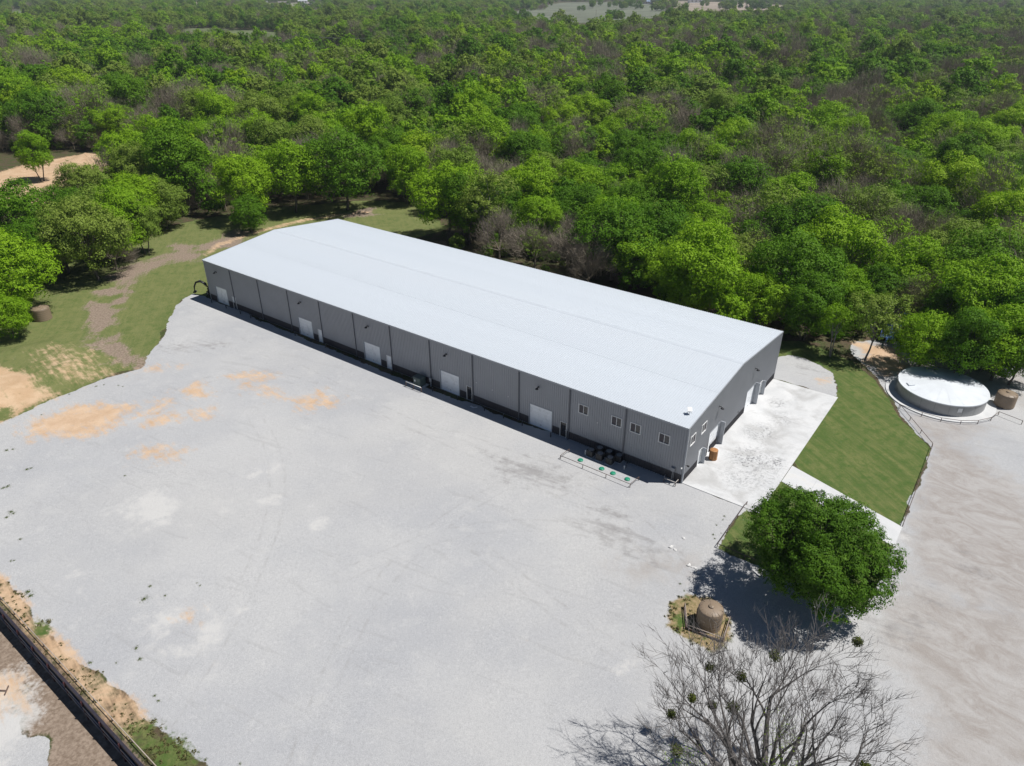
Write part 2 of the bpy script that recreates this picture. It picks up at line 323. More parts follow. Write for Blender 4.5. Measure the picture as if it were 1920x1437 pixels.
    wheel = k.rng(k.math('ABSOLUTE', k.math('SUBTRACT', td, .85)), .03, .22, 1, 0)
    between = k.rng(td, .2, .75, 1, 0)
    gv = k.mix(k.math('MULTIPLY', wheel, k.rng(n_mid2, .40, .66, 0, .32)), gv, (.275, .265, .255))
    gv = k.mix(k.math('MULTIPLY', between, k.rng(n_mid, .42, .62, 0, .12)), gv, (.52, .51, .49))
    c = k.mix(edge(gravel, n_mid2, .9), c, gv)
    mvc = k.mix(k.rng(streak, .36, .64), (.300, .268, .244), (.410, .392, .376)); mvc = k.mix(k.rng(n_peb, .5, .75, 0, .5), mvc, (.16, .145, .13))
    c = k.mix(k.math('MULTIPLY', edge(mv, k.math('MULTIPLY', k.math('ADD', streak, n_mid), .5), 1.7, .30, .80), .92), c, mvc)
    c = k.mix(k.math('MULTIPLY', edge(dk, k.math('MULTIPLY', k.math('ADD', ring, n_mid2), .5), 2.6, .42, 1.0), .62), c, (.225, .215, .21))
    whc = k.mix(n_pix, (.47, .465, .45), (.60, .585, .56))
    c = k.mix(k.math('MULTIPLY', edge(wh, k.math('MULTIPLY', k.math('ADD', n_mid2, k.math('ADD', n_mid, n_fine)), .3333), 3.6, .32, .98), .80), c, whc)
    orc = k.mix(k.rng(n_mid, .3, .7), (.50, .335, .205), (.60, .43, .285)); orc = k.mix(k.rng(n_fine, .5, .8, 0, .5), orc, (.36, .235, .145)); orc = k.mix(k.rng(n_pix, .6, .8, 0, .35), orc, (.20, .15, .10))
    c = k.mix(k.math('MULTIPLY', edge(org, k.math('MULTIPLY', k.math('ADD', streak2, n_mid2), .5), 2.3, .30, .90), .92), c, orc)
    stc = k.mix(k.rng(n_fine, .35, .65), (.36, .26, .155), (.20, .165, .075)); stc = k.mix(k.rng(n_mid2, .5, .66), stc, (.085, .115, .030)); stc = k.mix(k.rng(n_pix, .5, .8, 0, .6), stc, (.08, .065, .035))
    c = k.mix(edge(st, k.math('MULTIPLY', k.math('ADD', n_mid2, k.math('ADD', streak2, n_fine)), .3333), 1.6, .36, .66), c, stc)
    c = k.mix(edge(gp, k.math('MULTIPLY', k.math('ADD', n_mid2, n_fine), .5), 2.4, .40, .85), c, gcol)
    h = k.math('ADD', k.math('MULTIPLY', n_peb, .35), k.math('ADD', k.math('MULTIPLY', n_fine, .9), k.math('MULTIPLY', n_pix, .5)))
    k.out(c, .93, 0, k.bump(h, .55, .10), .15)
    return m
M_TERR = terrain_material()

def grid(x0, x1, y0, y1, d):
    nx = int(round((x1-x0)/d)); ny = int(round((y1-y0)/d))
    X, Y = np.meshgrid(np.linspace(x0, x1, nx+1), np.linspace(y0, y1, ny+1)); P = np.column_stack([X.ravel(), Y.ravel()])
    i = np.arange(nx*ny); a = (i//nx)*(nx+1)+i % nx
    return P, np.column_stack([a, a+1, a+nx+2, a+nx+1])
def zones(f): 
    z = np.ones(len(f['gravel']))
    return {'zoneA': ('FLOAT_COLOR', np.column_stack([f['gravel'], f['grass'], f['org'], z])), 'zoneB': ('FLOAT_COLOR', np.column_stack([f['soil'], f['wh'], f['dk'], z])), 'zoneC': ('FLOAT_COLOR', np.column_stack([f['mv'], f['st'], f['gp'], z])), 'zoneD': ('FLOAT_COLOR', np.column_stack([f['tr'], soft(f['bank'], 3.0), z, z]))}
def sub(name, V, Fc, at, sel):
    Fs = Fc[sel]; idx, inv = np.unique(Fs, return_inverse=True)
    a2 = {k: (t, d[idx]) for k, (t, d) in at.items()}
    return link(name, np_mesh(name, V[idx], inv.reshape(Fs.shape), M_TERR, True, a2))
FX0, FX1, FY0, FY1 = -84., 78., 24., 126.
P, Fc = grid(FX0, FX1, FY0, FY1, 1/3)
# draw the vertices beside the retaining wall onto its line
nw = (P-WALL_A[:2])@WALL_N[:2]; al = (P-WALL_A[:2])@WALL_T[:2]
inw = al > -22
top = inw & (np.abs(nw) < .18); bot = inw & (nw <= -.18) & (nw > -.5)
P[top] -= (nw[top])[:, None]*WALL_N[:2]; P[bot] -= (nw[bot]+.05)[:, None]*WALL_N[:2]
f = terrain_fields(P); z = terrain_z(P, f)
z = np.where(top, 0, z); z = z - np.where(inw & (nw <= -.18), DROP*np.clip((al+22)/6, 0, 1), 0)
V3 = np.column_stack([P, z]); at = zones(f); fm = lambda a: a[Fc].mean(1)
is_low = (fm(f['low']) > .1) & (fm(al) > -22); is_gr = (fm(f['gr']) > 0) & ~is_low; is_lawn = (fm(f['lawn']) > 0) & ~is_gr & ~is_low
is_bank = (fm(f['bank']) > 0) & ~is_gr & ~is_lawn & ~is_low; rest = ~(is_gr | is_lawn | is_bank | is_low)
TERR_P, TERR_Z = P, z
def ground_z(x, y):
    d = (TERR_P[:, 0]-x)**2+(TERR_P[:, 1]-y)**2; return float(TERR_Z[np.argmin(d)])
tag(sub('gravel_yard', V3, Fc, at, is_gr), 'pale grey gravel yard with orange dirt stains around the metal building', 'yard', kind='structure')
tag(sub('lawn', V3, Fc, at, is_lawn), 'mown green lawn between the concrete pad and the pipe fence', 'lawn', kind='structure')
tag(sub('grass_bank', V3, Fc, at, is_bank), 'sloping grass bank with bare soil patches beside the gravel yard', 'bank', kind='structure')
tag(sub('lower_lot', V3, Fc, at, is_low), 'sunken dirt lot below the dark retaining wall', 'lot', kind='structure')
# the sheet that reaches the horizon, 1 m cells round the yard, one wide skirt beyond, a hole where the fine sheets lie
P2, F2 = grid(-176, 112, 20, 262, 2.0)
f2 = terrain_fields(P2); z2 = np.zeros(len(P2))
cl = sd_poly(P2, P_CLEAR); scarp = g2([(150,292),(280,298),(300,312),(230,318),(150,330),(100,318)])
z2 = z2 + 2.2*np.clip((sd_poly(P2, scarp)+1.0)/5, 0, 1)*np.clip(fbm(P2[:, 0]*.2, P2[:, 1]*.2, 4)+.2, 0, 1)
cen = P2[F2].mean(1); keep = ~((cen[:, 0] > FX0) & (cen[:, 0] < FX1) & (cen[:, 1] > FY0) & (cen[:, 1] < FY1))
R0 = len(P2); big = [(-6000, -2500), (-176, -2500), (112, -2500), (6000, -2500), (-6000, 20), (-176, 20), (112, 20), (6000, 20), (-6000, 262), (-176, 262), (112, 262), (6000, 262), (-6000, 7500), (-176, 7500), (112, 7500), (6000, 7500)]
rk = np.array(big, float); fr = [(0,1,5,4),(1,2,6,5),(2,3,7,6),(4,5,9,8),(6,7,11,10),(8,9,13,12),(9,10,14,13),(10,11,15,14)]
fR = {k: np.zeros(16) for k in f2}
idxR = np.unique(Fc[rest], return_inverse=True)
Vall = np.vstack([np.column_stack([P2, z2]), np.column_stack([rk, np.zeros(16)]), V3[idxR[0]]])
Fall = np.vstack([F2[keep], np.array(fr)+R0, idxR[1].reshape(-1, 4)+R0+16])
zA = zones(f2); zR = zones(fR)
atall = {k: ('FLOAT_COLOR', np.vstack([zA[k][1], zR[k][1], at[k][1][idxR[0]]])) for k in zA}
tag(link('ground', np_mesh('ground', Vall, Fall, M_TERR, True, atall)), 'brown and green woodland floor reaching to the horizon', 'ground', kind='structure')

# far fields and bare lots among the woods
def field(name, px, col, label, z=.25, cat='field'):
    p = g2(px); m = bpy.data.materials.new(name); k = NT(m); pos = k.n('ShaderNodeNewGeometry').outputs['Position']
    n = k.noise(pos, .012, 6, .65); n2 = k.noise(pos, .15, 5, .7)
    c = k.mix(k.rng(n, .35, .65), tuple(q*.8 for q in col), tuple(q*1.2 for q in col)); c = k.mix(k.rng(n2, .45, .8, 0, .5), c, tuple(q*.6 for q in col)); k.out(c, .95, 0, None, .1)
    mb = MB(); mb.quad(*[(q[0], q[1], z) for q in p]); mb.quad(*[(q[0], q[1], 0.0) for q in p][::-1])
    n_ = len(p)
    for i in range(n_): mb.f.append((i, n_+(n_-1-i), n_+(n_-1-((i+1) % n_)), (i+1) % n_))
    return tag(mb.build(name, m), label, cat, kind='structure')
FIELDS = {
 'pasture': ([(905,30),(960,24),(1010,12),(1060,5),(1180,4),(1250,10),(1260,30),(1210,36),(1150,44),(1080,44),(1010,42)], (.150,.165,.120), 'grey-green open pasture far beyond the woods'),
 'dry_field': ([(1190,6),(1280,2.5),(1400,6),(1505,13),(1495,19),(1400,20),(1300,22),(1262,22),(1250,12)], (.30,.25,.20), 'pale dry field beside the far houses'),
 'meadow': ([(325,52),(420,54),(500,58),(560,64),(555,76),(470,78),(390,74),(330,68)], (.125,.150,.075), 'narrow green meadow strip between far tree belts'),
 'glade': ([(440,80),(500,78),(548,80),(540,94),(480,94),(438,90)], (.11,.145,.06), 'small grassy glade among the far trees left of the cable'),
 'paddock': ([(575,90),(640,92),(705,95),(712,107),(650,109),(585,104)], (.11,.145,.06), 'small green paddock below the overhead cable'),
 'far_meadow': ([(-10,22),(40,17),(95,20),(100,27),(50,31),(-10,32)], (.13,.15,.085), 'pale meadow far off beyond the left woods'),
 'bare_lot': ([(335,5),(408,3),(405,14),(335,13)], (.34,.27,.19), 'tan bare lot at the far edge of the woods'),
 'roadside': ([(0,97),(70,101),(75,110),(0,108)], (.17,.165,.13), 'grey clearing in front of the small white shed'),
 'house_plots': ([(475,7),(640,3),(640,11),(480,14)], (.20,.20,.14), 'pale plots around the farmhouses far off in the woods'),
}
for kx, (px, col, lab) in FIELDS.items(): field(kx, px, col, lab)

# ================================================================== CONCRETE
def concrete_material(name, marks=True):
    m = bpy.data.materials.new(name); k = NT(m); pos = k.n('ShaderNodeNewGeometry').outputs['Position']
    n = k.noise(pos, .35, 6, .6, .4); n2 = k.noise(pos, 3, 5, .7); n3 = k.noise(pos, 14, 3, .7)
    c = k.mix(k.rng(n, .3, .7), (.52, .525, .525), (.61, .61, .605)); c = k.mix(k.rng(n2, .5, .8, 0, .3), c, (.47, .46, .44)); c = k.mix(k.rng(n3, .55, .8, 0, .25), c, (.45, .44, .42))
    if marks:
        tot = None
        for (s, v, r, w, a) in ((-4.6, 8.6, 1.6, .5, .55), (-5.3, 9.0, 2.6, .7, .35), (-3.6, 9.8, 1.1, .4, .5), (-3.7, 15.6, 1.9, .35, .35), (-4.6, 20.5, 1.6, .25, .22), (-2.8, 24.2, 1.2, .3, .30), (-6.6, 6.5, 2.2, .5, .22), (-5.5, 5.2, 2.8, .4, .2), (-7.2, 10.4, .9, .4, .45)):
            q = B(s, v); d = k.n('ShaderNodeVectorMath', operation='DISTANCE'); k.l(pos, d.inputs[0]); d.inputs[1].default_value = (q[0], q[1], .08)
            e = k.rng(d.outputs['Value'], r*.2, r*1.6+w, a, 0)
            tot = e if tot is None else k.math('MAXIMUM', tot, e)
        wisp = k.math('ABSOLUTE', k.math('SUBTRACT', k.noise(pos, .55, 6, .6, 2.6), .5))
        tot = k.math('MULTIPLY', tot, k.math('ADD', k.rng(wisp, 0, .06, 2.2, .25), k.rng(n, .45, .7, 0, .5)))
        tot = k.math('MULTIPLY', tot, k.rng(n2, .36, .62, .15, 1.3))
        c = k.mix(tot, c, (.15, .15, .155))
        c = k.mix(k.math('MULTIPLY', k.rng(k.noise(pos, .22, 5, .6, .8), .46, .70), .75), c, (.38, .375, .365))
    else:
        c = k.mix(k.rng(n, .5, .75, 0, .4), c, (.50, .45, .36))
    k.out(c, .85, 0, k.bump(n3, .15, .02), .25); return m
M_CONC = concrete_material('concrete'); M_CONC2 = concrete_material('concrete_plain', False)
pad = empty('concrete_pad', B(0, 0), -ROT); tag(pad, 'wide white concrete pad along the gable wall with black tyre scuffs', 'concrete pad', kind='structure')
def slab_panels(parent, us, vs, m, z0=-.1, z1=.07, gap=.005, name='slab_panel'):
    for i in range(len(us)-1):
        for j in range(len(vs)-1):
            MB().box(us[i]+gap, us[i+1]-gap, vs[j]+gap, vs[j+1]-gap, z0, z1).build(name, m, parent)
slab_panels(pad, [0.03, 4.5, 8.97], [0, 5.1, 10.2, 15.3, 20.4, 25.5, 30.6], M_CONC)
walk = empty('concrete_walk', B(-9, 7), -ROT); tag(walk, 'narrow white concrete walk crossing the lawn to the gravel lot', 'path', kind='structure')
SK = 4.1/12.7                       # the walk leaves the pad at a slant
xs = [0.02, 3.2, 6.4, 9.6, 12.75]
for i in range(4):
    a, b_ = xs[i]+.006, xs[i+1]-.006; mb = MB(); i0 = 0
    mb.v = [(x, y-x*SK, zz) for zz in (-.1, .055) for x, y in ((a, .05), (b_, .05), (b_, 3.85), (a, 3.85))]
    mb.f = [(3, 2, 1, 0), (4, 5, 6, 7), (0, 1, 5, 4), (1, 2, 6, 5), (2, 3, 7, 6), (3, 0, 4, 7)]
    mb.build('slab_panel', M_CONC2, walk)

# ================================================================== THE METAL BUILDING  (local x = -s, y = v)
M_WALL = mat('wall_steel', (.350, .358, .378), .45, 0, .05, .4, spec=.4)
M_WAINS = mat('wainscot_steel', (.052, .050, .058), .45, 0, .06, .4, spec=.4)
M_TRIM = mat('trim_steel', (.36, .38, .41), .4, 0, .05, 1)
M_DSP = mat('downspout_steel', (.11, .118, .135), .45, 0, .05, 1)
M_ROOF = mat('roof_steel', (.515, .552, .590), .5, 0, .03, .25, spec=.35, dirt=(.56, .585, .605), dirt_amt=.6)
M_RIDGE = mat('ridge_steel', (.515, .552, .590), .42, 0, .03, .5)
M_DOOR = mat('door_white', (.86, .88, .90), .30, 0, .03, 1.2, spec=.6)
M_FRAME = mat('frame_white', (.74, .74, .73), .5, 0, .04, 2)
M_DKDOOR = mat('door_dark', (.022, .018, .016), .4, 0, .1, 2)
M_GLASS = mat('window_glass', (.018, .020, .026), .06, 0, .1, 2, spec=.8)
M_SCREEN = mat('window_screen', (.085, .075, .082), .7, 0, .1, 3)
M_BLACK = mat('black_metal', (.018, .018, .02), .45, 0, .15, 3)
M_GREYBOX = mat('grey_box', (.30, .31, .33), .5, 0, .08, 3)
M_LAMP = mat('lamp_lens', (.75, .75, .72), .3, 0, .03, 3)
bld = empty('metal_building', BC, -ROT, 'long grey corrugated metal building with a white ribbed gable roof', 'building')
RIB = .3048
def profile(a0, a1, cuts):
    pts = []; n0 = int(math.floor(a0/RIB))-1; n1 = int(math.ceil(a1/RIB))+1
    for n in range(n0, n1):
        b = n*RIB
        for da, dd in ((0, 0), (.200, 0), (.212, .050), (.268, .050), (.280, 0)): pts.append((b+da, dd))
    def depth(a):
        for (p, d), (q, e) in zip(pts[:-1], pts[1:]):
            if p <= a <= q: return d+(e-d)*(a-p)/(q-p+1e-9)
        return 0
    aa = sorted({round(p, 4) for p, _ in pts if a0 < p < a1} | {a0, a1} | {c for c in cuts if a0 < c < a1})
    return [(a, depth(a)) for a in aa]
def ribbed(name, m, a0, a1, z0, ztop, holes, mapf, parent):
    mb = MB(); cuts = [h[0] for h in holes]+[h[1] for h in holes]; pr = profile(a0, a1, cuts)
    for (a, d), (b, e) in zip(pr[:-1], pr[1:]):
        mid = (a+b)/2; iv = [(z0, None)]
        hs = sorted([h for h in holes if h[0] < mid < h[1] and h[3] > z0], key=lambda h: h[2])
        segs = []; cur = z0
        for h in hs:
            if h[2] > cur: segs.append((cur, h[2], h[2]))
            cur = max(cur, h[3])
        ta = ztop(a); tb = ztop(b)
        if cur < min(ta, tb): segs.append((cur, ta, tb))
        for lo, ha, hb in segs:
            mb.quad(mapf(a, d, lo), mapf(b, e, lo), mapf(b, e, min(hb, tb)), mapf(a, d, min(ha, ta)))
    return mb.build(name, m, parent)
S_MAP = lambda a, d, z: (-a, -d, z)         # long wall, faces -y
E_MAP = lambda a, d, z: (d, a, z)           # gable wall, faces +x
N_MAP = lambda a, d, z: (-a, BW+d, z)
W_MAP = lambda a, d, z: (-BL-d, a, z)
WZ = 1.12
S_DOORS = [(86.0, 89.3), (63.4, 66.75), (48.2, 51.6), (33.0, 36.4), (17.8, 21.25)]
S_WALK = [(83.7, 84.55, 0), (61.15, 62.0, 0), (46.0, 46.85, 0), (30.8, 31.65, 1), (15.65, 16.5, 1)]
S_WIN = [(12.7, 13.95), (8.2, 9.45), (5.72, 6.97), (2.1, 3.35)]
WINZ = (4.42, 5.55)
holesS = [(a, b, -1, 3.05) for a, b in S_DOORS]+[(a, b, -1, 2.13) for a, b, _ in S_WALK]+[(a, b, *WINZ) for a, b in S_WIN]
E_DOORS = [(6.85, 9.9), (19.0, 22.0)]; E_WALK = [(4.0, 4.9, 0), (24.2, 25.1, 0)]; E_WIN = [(.85, 2.1), (3.9, 5.15)]
E_WINZ = (4.6, 5.75)
holesE = [(a, b, -1, 3.15) for a, b in E_DOORS]+[(a, b, -1, 2.13) for a, b, _ in E_WALK]+[(a, b, *E_WINZ) for a, b in E_WIN]
def strips(a0, a1, holes, z):
    cur = a0; out = []
    for h in sorted(holes):
        if h[2] < z < h[3]:
            out.append((cur, h[0])); cur = h[1]
    out.append((cur, a1)); return out
gz = lambda a: HE+(HR-HE)*(1-abs(a-BW/2)/(BW/2))-.10
for i in range(12):
    a0, a1 = i*BAY, (i+1)*BAY
    ribbed('wall_panel', M_WALL, a0, a1, WZ, lambda a: HE-.05, holesS, S_MAP, bld)
    for p_, q_ in strips(a0, a1, [h for h in holesS if a0 <= h[0] < a1], WZ): ribbed('wainscot_panel', M_WAINS, p_, q_, 0, lambda a: WZ-.02, [], S_MAP, bld)
for i in range(4):
    a0, a1 = i*BW/4, (i+1)*BW/4
    ribbed('wall_panel', M_WALL, a0, a1, WZ, gz, holesE, E_MAP, bld)
    for p_, q_ in strips(a0, a1, [h for h in holesE if a0 <= h[0] < a1], WZ): ribbed('wainscot_panel', M_WAINS, p_, q_, 0, lambda a: WZ-.02, [], E_MAP, bld)
    ribbed('wall_panel', M_WALL, a0, a1, 0, gz, [], W_MAP, bld)
ribbed('wall_panel', M_WALL, 0, BL, 0, lambda a: HE-.05, [], N_MAP, bld)
# trim between wall and wainscot, broken at the doors
mb = MB()
for a, b in strips(0, BL, holesS, WZ): mb.box(-b, -a, -.05, -.005, WZ-.045, WZ+.01)
mb.build('wainscot_trim', M_DSP, bld)
mb = MB()
for a, b in strips(0, BW, holesE, WZ): mb.box(.005, .05, a, b, WZ-.045, WZ+.01)
mb.build('wainscot_trim', M_DSP, bld)
for (x, y) in ((0, 0), (-BL, 0), (0, BW), (-BL, BW)):
    sx = 1 if x == 0 else -1; sy = -1 if y == 0 else 1
    t_ = MB(); t_.box(min(x-sx*.10, x+sx*.055), max(x-sx*.10, x+sx*.055), min(y+sy*.04, y+sy*.06), max(y+sy*.04, y+sy*.06), .02, HE-.06)
    t_.box(min(x+sx*.04, x+sx*.06), max(x+sx*.04, x+sx*.06), min(y-sy*.10, y+sy*.038), max(y-sy*.10, y+sy*.038), .02, HE-.06); t_.build('corner_trim', M_TRIM, bld)
# dark interior so that openings do not show daylight
MB().box(-BL+.35, -.35, .35, BW-.35, .02, HE-.35).build('interior_liner', M_BLACK, bld)
# foundation lip
MB().box(-BL-.02, .02, -.02, BW+.02, -.15, .025).build('foundation', M_CONC2, bld)
# roof: 100 ribbed panels on each slope, in two overlapping courses
OV = .18; slope = math.atan2(HR-HE, BW/2); SL = math.hypot(BW/2+OV, (HR-HE)*(1+OV/(BW/2)))
PWD = BL/100
def roof_panel_mesh():
    mb = MB(); pr = []
    for r in range(3):
        b = r*PWD/3
        for da, dd in ((0, 0), (.12, 0), (.132, .052), (.182, .052), (.194, 0)): pr.append((b+da, dd))
    pr.append((PWD, 0))
    for (y0, y1, dz) in ((0, SL*.52, .0), (SL*.515, SL, .014)):
        lst = pr
        for (a, d), (b, e) in zip(lst[:-1], lst[1:]):
            mb.quad((a, y0, d+dz), (b, y0, e+dz), (b, y1, e+dz), (a, y1, d+dz))
    mb.quad((0, SL*.515, .0), (PWD, SL*.515, .0), (PWD, SL*.515, .014), (0, SL*.515, .014))
    mb.quad((0, 0, -.02), (0, SL, -.02), (PWD, SL, -.02), (PWD, 0, -.02))
    return mb.mesh('roof_panel', M_ROOF)
rp = roof_panel_mesh()
for side in (0, 1):
    for i in range(100):
        o = link('roof_panel', rp, bld)
        if side == 0: o.location = (-BL+i*PWD, -OV, HE-(HR-HE)*OV/(BW/2)); o.rotation_euler = (slope, 0, 0)
        else: o.location = (-BL+(i+1)*PWD, BW+OV, HE-(HR-HE)*OV/(BW/2)); o.rotation_euler = (slope, 0, math.pi)
mb = MB(); 
for sgn in (-1, 1):
    y1 = BW/2+sgn*.28; zt = HR+.056; ze = HR+.056-.28*math.tan(slope)
    mb.quad((-BL-.03, BW/2, zt), (.03, BW/2, zt), (.03, y1, ze), (-BL-.03, y1, ze)); y2 = BW/2+sgn*.46; mb.quad((-BL-.03, y1, ze), (.03, y1, ze), (.03, y2, ze-.072), (-BL-.03, y2, ze-.072))
mb.build('ridge_cap', M_RIDGE, bld)
for x0, x1 in ((.0, .06), (-BL-.06, -BL)):
    for sgn in (-1, 1):
        ye = BW/2+sgn*(BW/2+OV); ze = HE-(HR-HE)*OV/(BW/2); mb = MB()
        mb.v = [(x, y, zz+h) for x in (x0, x1) for (y, zz) in ((ye, ze), (BW/2, HR)) for h in (-.16, .045)]
        mb.f = [(0, 1, 3, 2), (4, 6, 7, 5), (0, 4, 5, 1), (2, 3, 7, 6), (1, 5, 7, 3), (0, 2, 6, 4)]; mb.build('rake_trim', M_TRIM, bld)
for y0, sgn in ((0, -1), (BW, 1)):
    mb = MB(); ya, yb = y0+sgn*.06, y0+sgn*(OV+.03)
    zt = HE-.045; mb.box(-BL-.05, .05, min(ya, yb), max(ya, yb), zt-.15, zt-.14); mb.box(-BL-.05, .05, min(yb, yb+sgn*.012), max(yb, yb+sgn*.012), zt-.15, zt+.0); mb.box(-BL-.05, .05, min(ya, ya+sgn*.012), max(ya, ya+sgn*.012), zt-.14, zt)
    mb.build('gutter', M_TRIM, bld)
for i in range(1, 12):
    a = i*BAY; mb = MB().box(-a-.055, -a+.055, -.17, -.05, .12, HE-.2); mb.box(-a-.055, -a+.055, -.34, -.05, .05, .15); mb.build('downspout', M_DSP, bld)
# doors, windows, lights: drawn in wall coordinates (a along the wall, d outwards, z)
def wbox(mb, mp, a0, a1, d0, d1, z0, z1):
    p = mp(a0, d0, z0); q = mp(a1, d1, z1)
    mb.box(min(p[0], q[0]), max(p[0], q[0]), min(p[1], q[1]), max(p[1], q[1]), z0, z1); return mb
def rolldoor(mp, a0, a1, zt, n=6):
    door = wbox(MB(), mp, a0, a1, -.16, -.12, .0, zt).build('roll_up_door', M_DOOR, bld)
    fr = MB()
    wbox(fr, mp, a0-.09, a0, -.14, .055, 0, zt+.09); wbox(fr, mp, a1, a1+.09, -.14, .055, 0, zt+.09); wbox(fr, mp, a0, a1, -.14, .055, zt, zt+.09)
    fr.build('door_frame', M_TRIM, door)
    for i in range(n):
        h = zt/n; wbox(MB(), mp, a0+.02, a1-.02, -.12, -.085, i*h+.012, (i+1)*h-.012).build('door_section', M_DOOR, door, bevel=.008)
    wbox(MB(), mp, (a0+a1)/2-.1, (a0+a1)/2+.1, -.085, -.06, .35, .4).build('door_handle', M_BLACK, door)
def walkdoor(mp, a0, a1, dark):
    m = M_DKDOOR if dark else M_DOOR
    door = wbox(MB(), mp, a0, a1, -.10, -.05, .02, 2.13).build('walk_door', m, bld)
    fr = MB(); wbox(fr, mp, a0-.07, a0, -.1, .06, 0, 2.2); wbox(fr, mp, a1, a1+.07, -.1, .06, 0, 2.2); wbox(fr, mp, a0, a1, -.1, .06, 2.13, 2.2); fr.build('door_frame', M_FRAME, door)
    wbox(MB(), mp, a0+.08, a0+.16, -.05, .01, .98, 1.06).build('door_handle', M_GREYBOX, door)
    if dark: wbox(MB(), mp, a0+.14, a1-.14, -.05, -.04, .35, 1.95).build('door_glass', M_GLASS, door)
def window(mp, a0, a1, z0, z1):
    fr = MB(); w = .075
    wbox(fr, mp, a0-w, a0+.02, -.05, .065, z0-w, z1+w); wbox(fr, mp, a1-.02, a1+w, -.05, .065, z0-w, z1+w); wbox(fr, mp, a0+.02, a1-.02, -.05, .065, z1-.02, z1+w); wbox(fr, mp, a0+.02, a1-.02, -.05, .075, z0-w, z0+.02)
    win = fr.build('window', M_FRAME, bld); am = (a0+a1)/2
    wbox(MB(), mp, am-.035, am+.035, -.045, .04, z0+.02, z1-.02).build('mullion', M_FRAME, win)
    wbox(MB(), mp, a0+.02, am-.035, -.03, -.015, z0+.02, z1-.02).build('pane', M_GLASS, win)
    wbox(MB(), mp, am+.035, a1-.02, -.03, -.015, z0+.02, z1-.02).build('pane', M_GLASS, win)
    wbox(MB(), mp, am+.035, a1-.02, -.005, .002, z0+.02, z1-.02).build('insect_screen', M_SCREEN, win)
def walllight(mp, a, z):
    mb = wbox(MB(), mp, a-.1, a+.1, .0, .07, z-.1, z+.12); o = mb.build('wall_light', M_BLACK, bld)
    hd = MB(); p0 = np.array(mp(a, .05, z+.10)); p1 = np.array(mp(a, .30, z+.16)); p2 = np.array(mp(a, .46, z+.02)); hd.tube([p0, p1, p2], [.04, .05, .05], 8)
    hd.lathe([(.06, .10), (.14, .05), (.23, -.06), (.22, -.075), (.05, .05)], 14, tuple(np.array(mp(a, .46, z)))); hd.build('lamp_shade', M_BLACK, o, True)
    MB().lathe([(.05, 0), (.09, -.03), (.09, -.07), (.03, -.10)], 10, tuple(np.array(mp(a, .46, z)))).build('lamp_lens', M_LAMP, o)
for a, b in S_DOORS: rolldoor(S_MAP, a, b, 3.05); walllight(S_MAP, (a+b)/2+.35, 5.85)
for a, b, d in S_WALK: walkdoor(S_MAP, a, b, d)
for a, b in S_WIN: window(S_MAP, a, b, *WINZ)
for a, b in E_DOORS: rolldoor(E_MAP, a, b, 3.15); 
for a, b, d in E_WALK: walkdoor(E_MAP, a, b, d)
for a, b in E_WIN: window(E_MAP, a, b, *E_WINZ)
walllight(E_MAP, 8.6, 5.95); walllight(E_MAP, 20.5, 5.95)
# wind fins at the right jamb of each gable door
for a, h, d in ((9.99+.12, 3.25, .62), (22.12, 3.25, .62), (4.98, 2.2, .5), (25.2, 2.2, .5)):
    fn = wbox(MB(), E_MAP, a, a+.13, .035, d, .075, h).build('door_wing', M_TRIM, bld, bevel=.01)
# meter, conduit, camera, hose bib at the near corner
mb = wbox(MB(), S_MAP, .95, 1.4, .04, .26, 1.25, 1.75); mt = mb.build('meter_box', M_GREYBOX, bld, bevel=.015)
MB().tube([S_MAP(1.2, .16, 0), S_MAP(1.2, .16, 1.25)], .045, 8).build('conduit', M_GREYBOX, mt)
MB().tube([S_MAP(1.05, .12, 0), S_MAP(1.05, .12, 1.25)], .03, 8).build('conduit', M_GREYBOX, mt)
mb = MB().tube([(0.05, .3, 2.35), (.30, .3, 2.35)], .03, 6); mb.box(.22, .48, .22, .38, 2.28, 2.42); mb.build('security_camera', M_BLACK, bld)
mb = MB().tube([(-.15, -.05, 2.25), (-.15, -.3, 2.2)], .03, 6); mb.lathe([(.03, .1), (.09, .05), (.09, -.05), (.04, -.1)], 10, (-.15, -.34, 2.18)); mb.build('security_camera', M_FRAME, bld)
for s_, z_ in ((11.3, 3.9), (29.9, 3.2), (27.2, 3.0), (24.6, 2.9)): wbox(MB(), S_MAP, s_-.06, s_+.06, .03, .09, z_-.06, z_+.06).build('junction_box', M_FRAME, bld)
for a_ in (11.7, 16.5): wbox(MB(), E_MAP, a_-.07, a_+.07, .03, .10, 1.3, 1.46).build('outlet_box', M_BLACK, bld)
# dish on the roof
ds = empty('antenna_dish', B(1.15, 2.35, HE+.0), -ROT+.6, 'small white flat antenna dish standing on the white roof corner', 'antenna')
zr = (HR-HE)*2.35/(BW/2)
MB().tube([(0, 0, zr+.03), (0, 0, zr+.55)], .03, 8).build('mast', M_FRAME, ds)
MB().obox((0, -.05, zr+.62), (.26, 0, 0), (0, .24, .14), (0, -.015, .026)).build('dish_panel', M_FRAME, ds, bevel=.01)
mb = MB()
for t in (0.3, 2.4, 4.5): mb.tube([(0, 0, zr+.3), (.35*math.cos(t), .35*math.sin(t), zr+.05-.02+.035*math.sin(t))], .015, 6)
mb.build('leg', M_BLACK, ds)

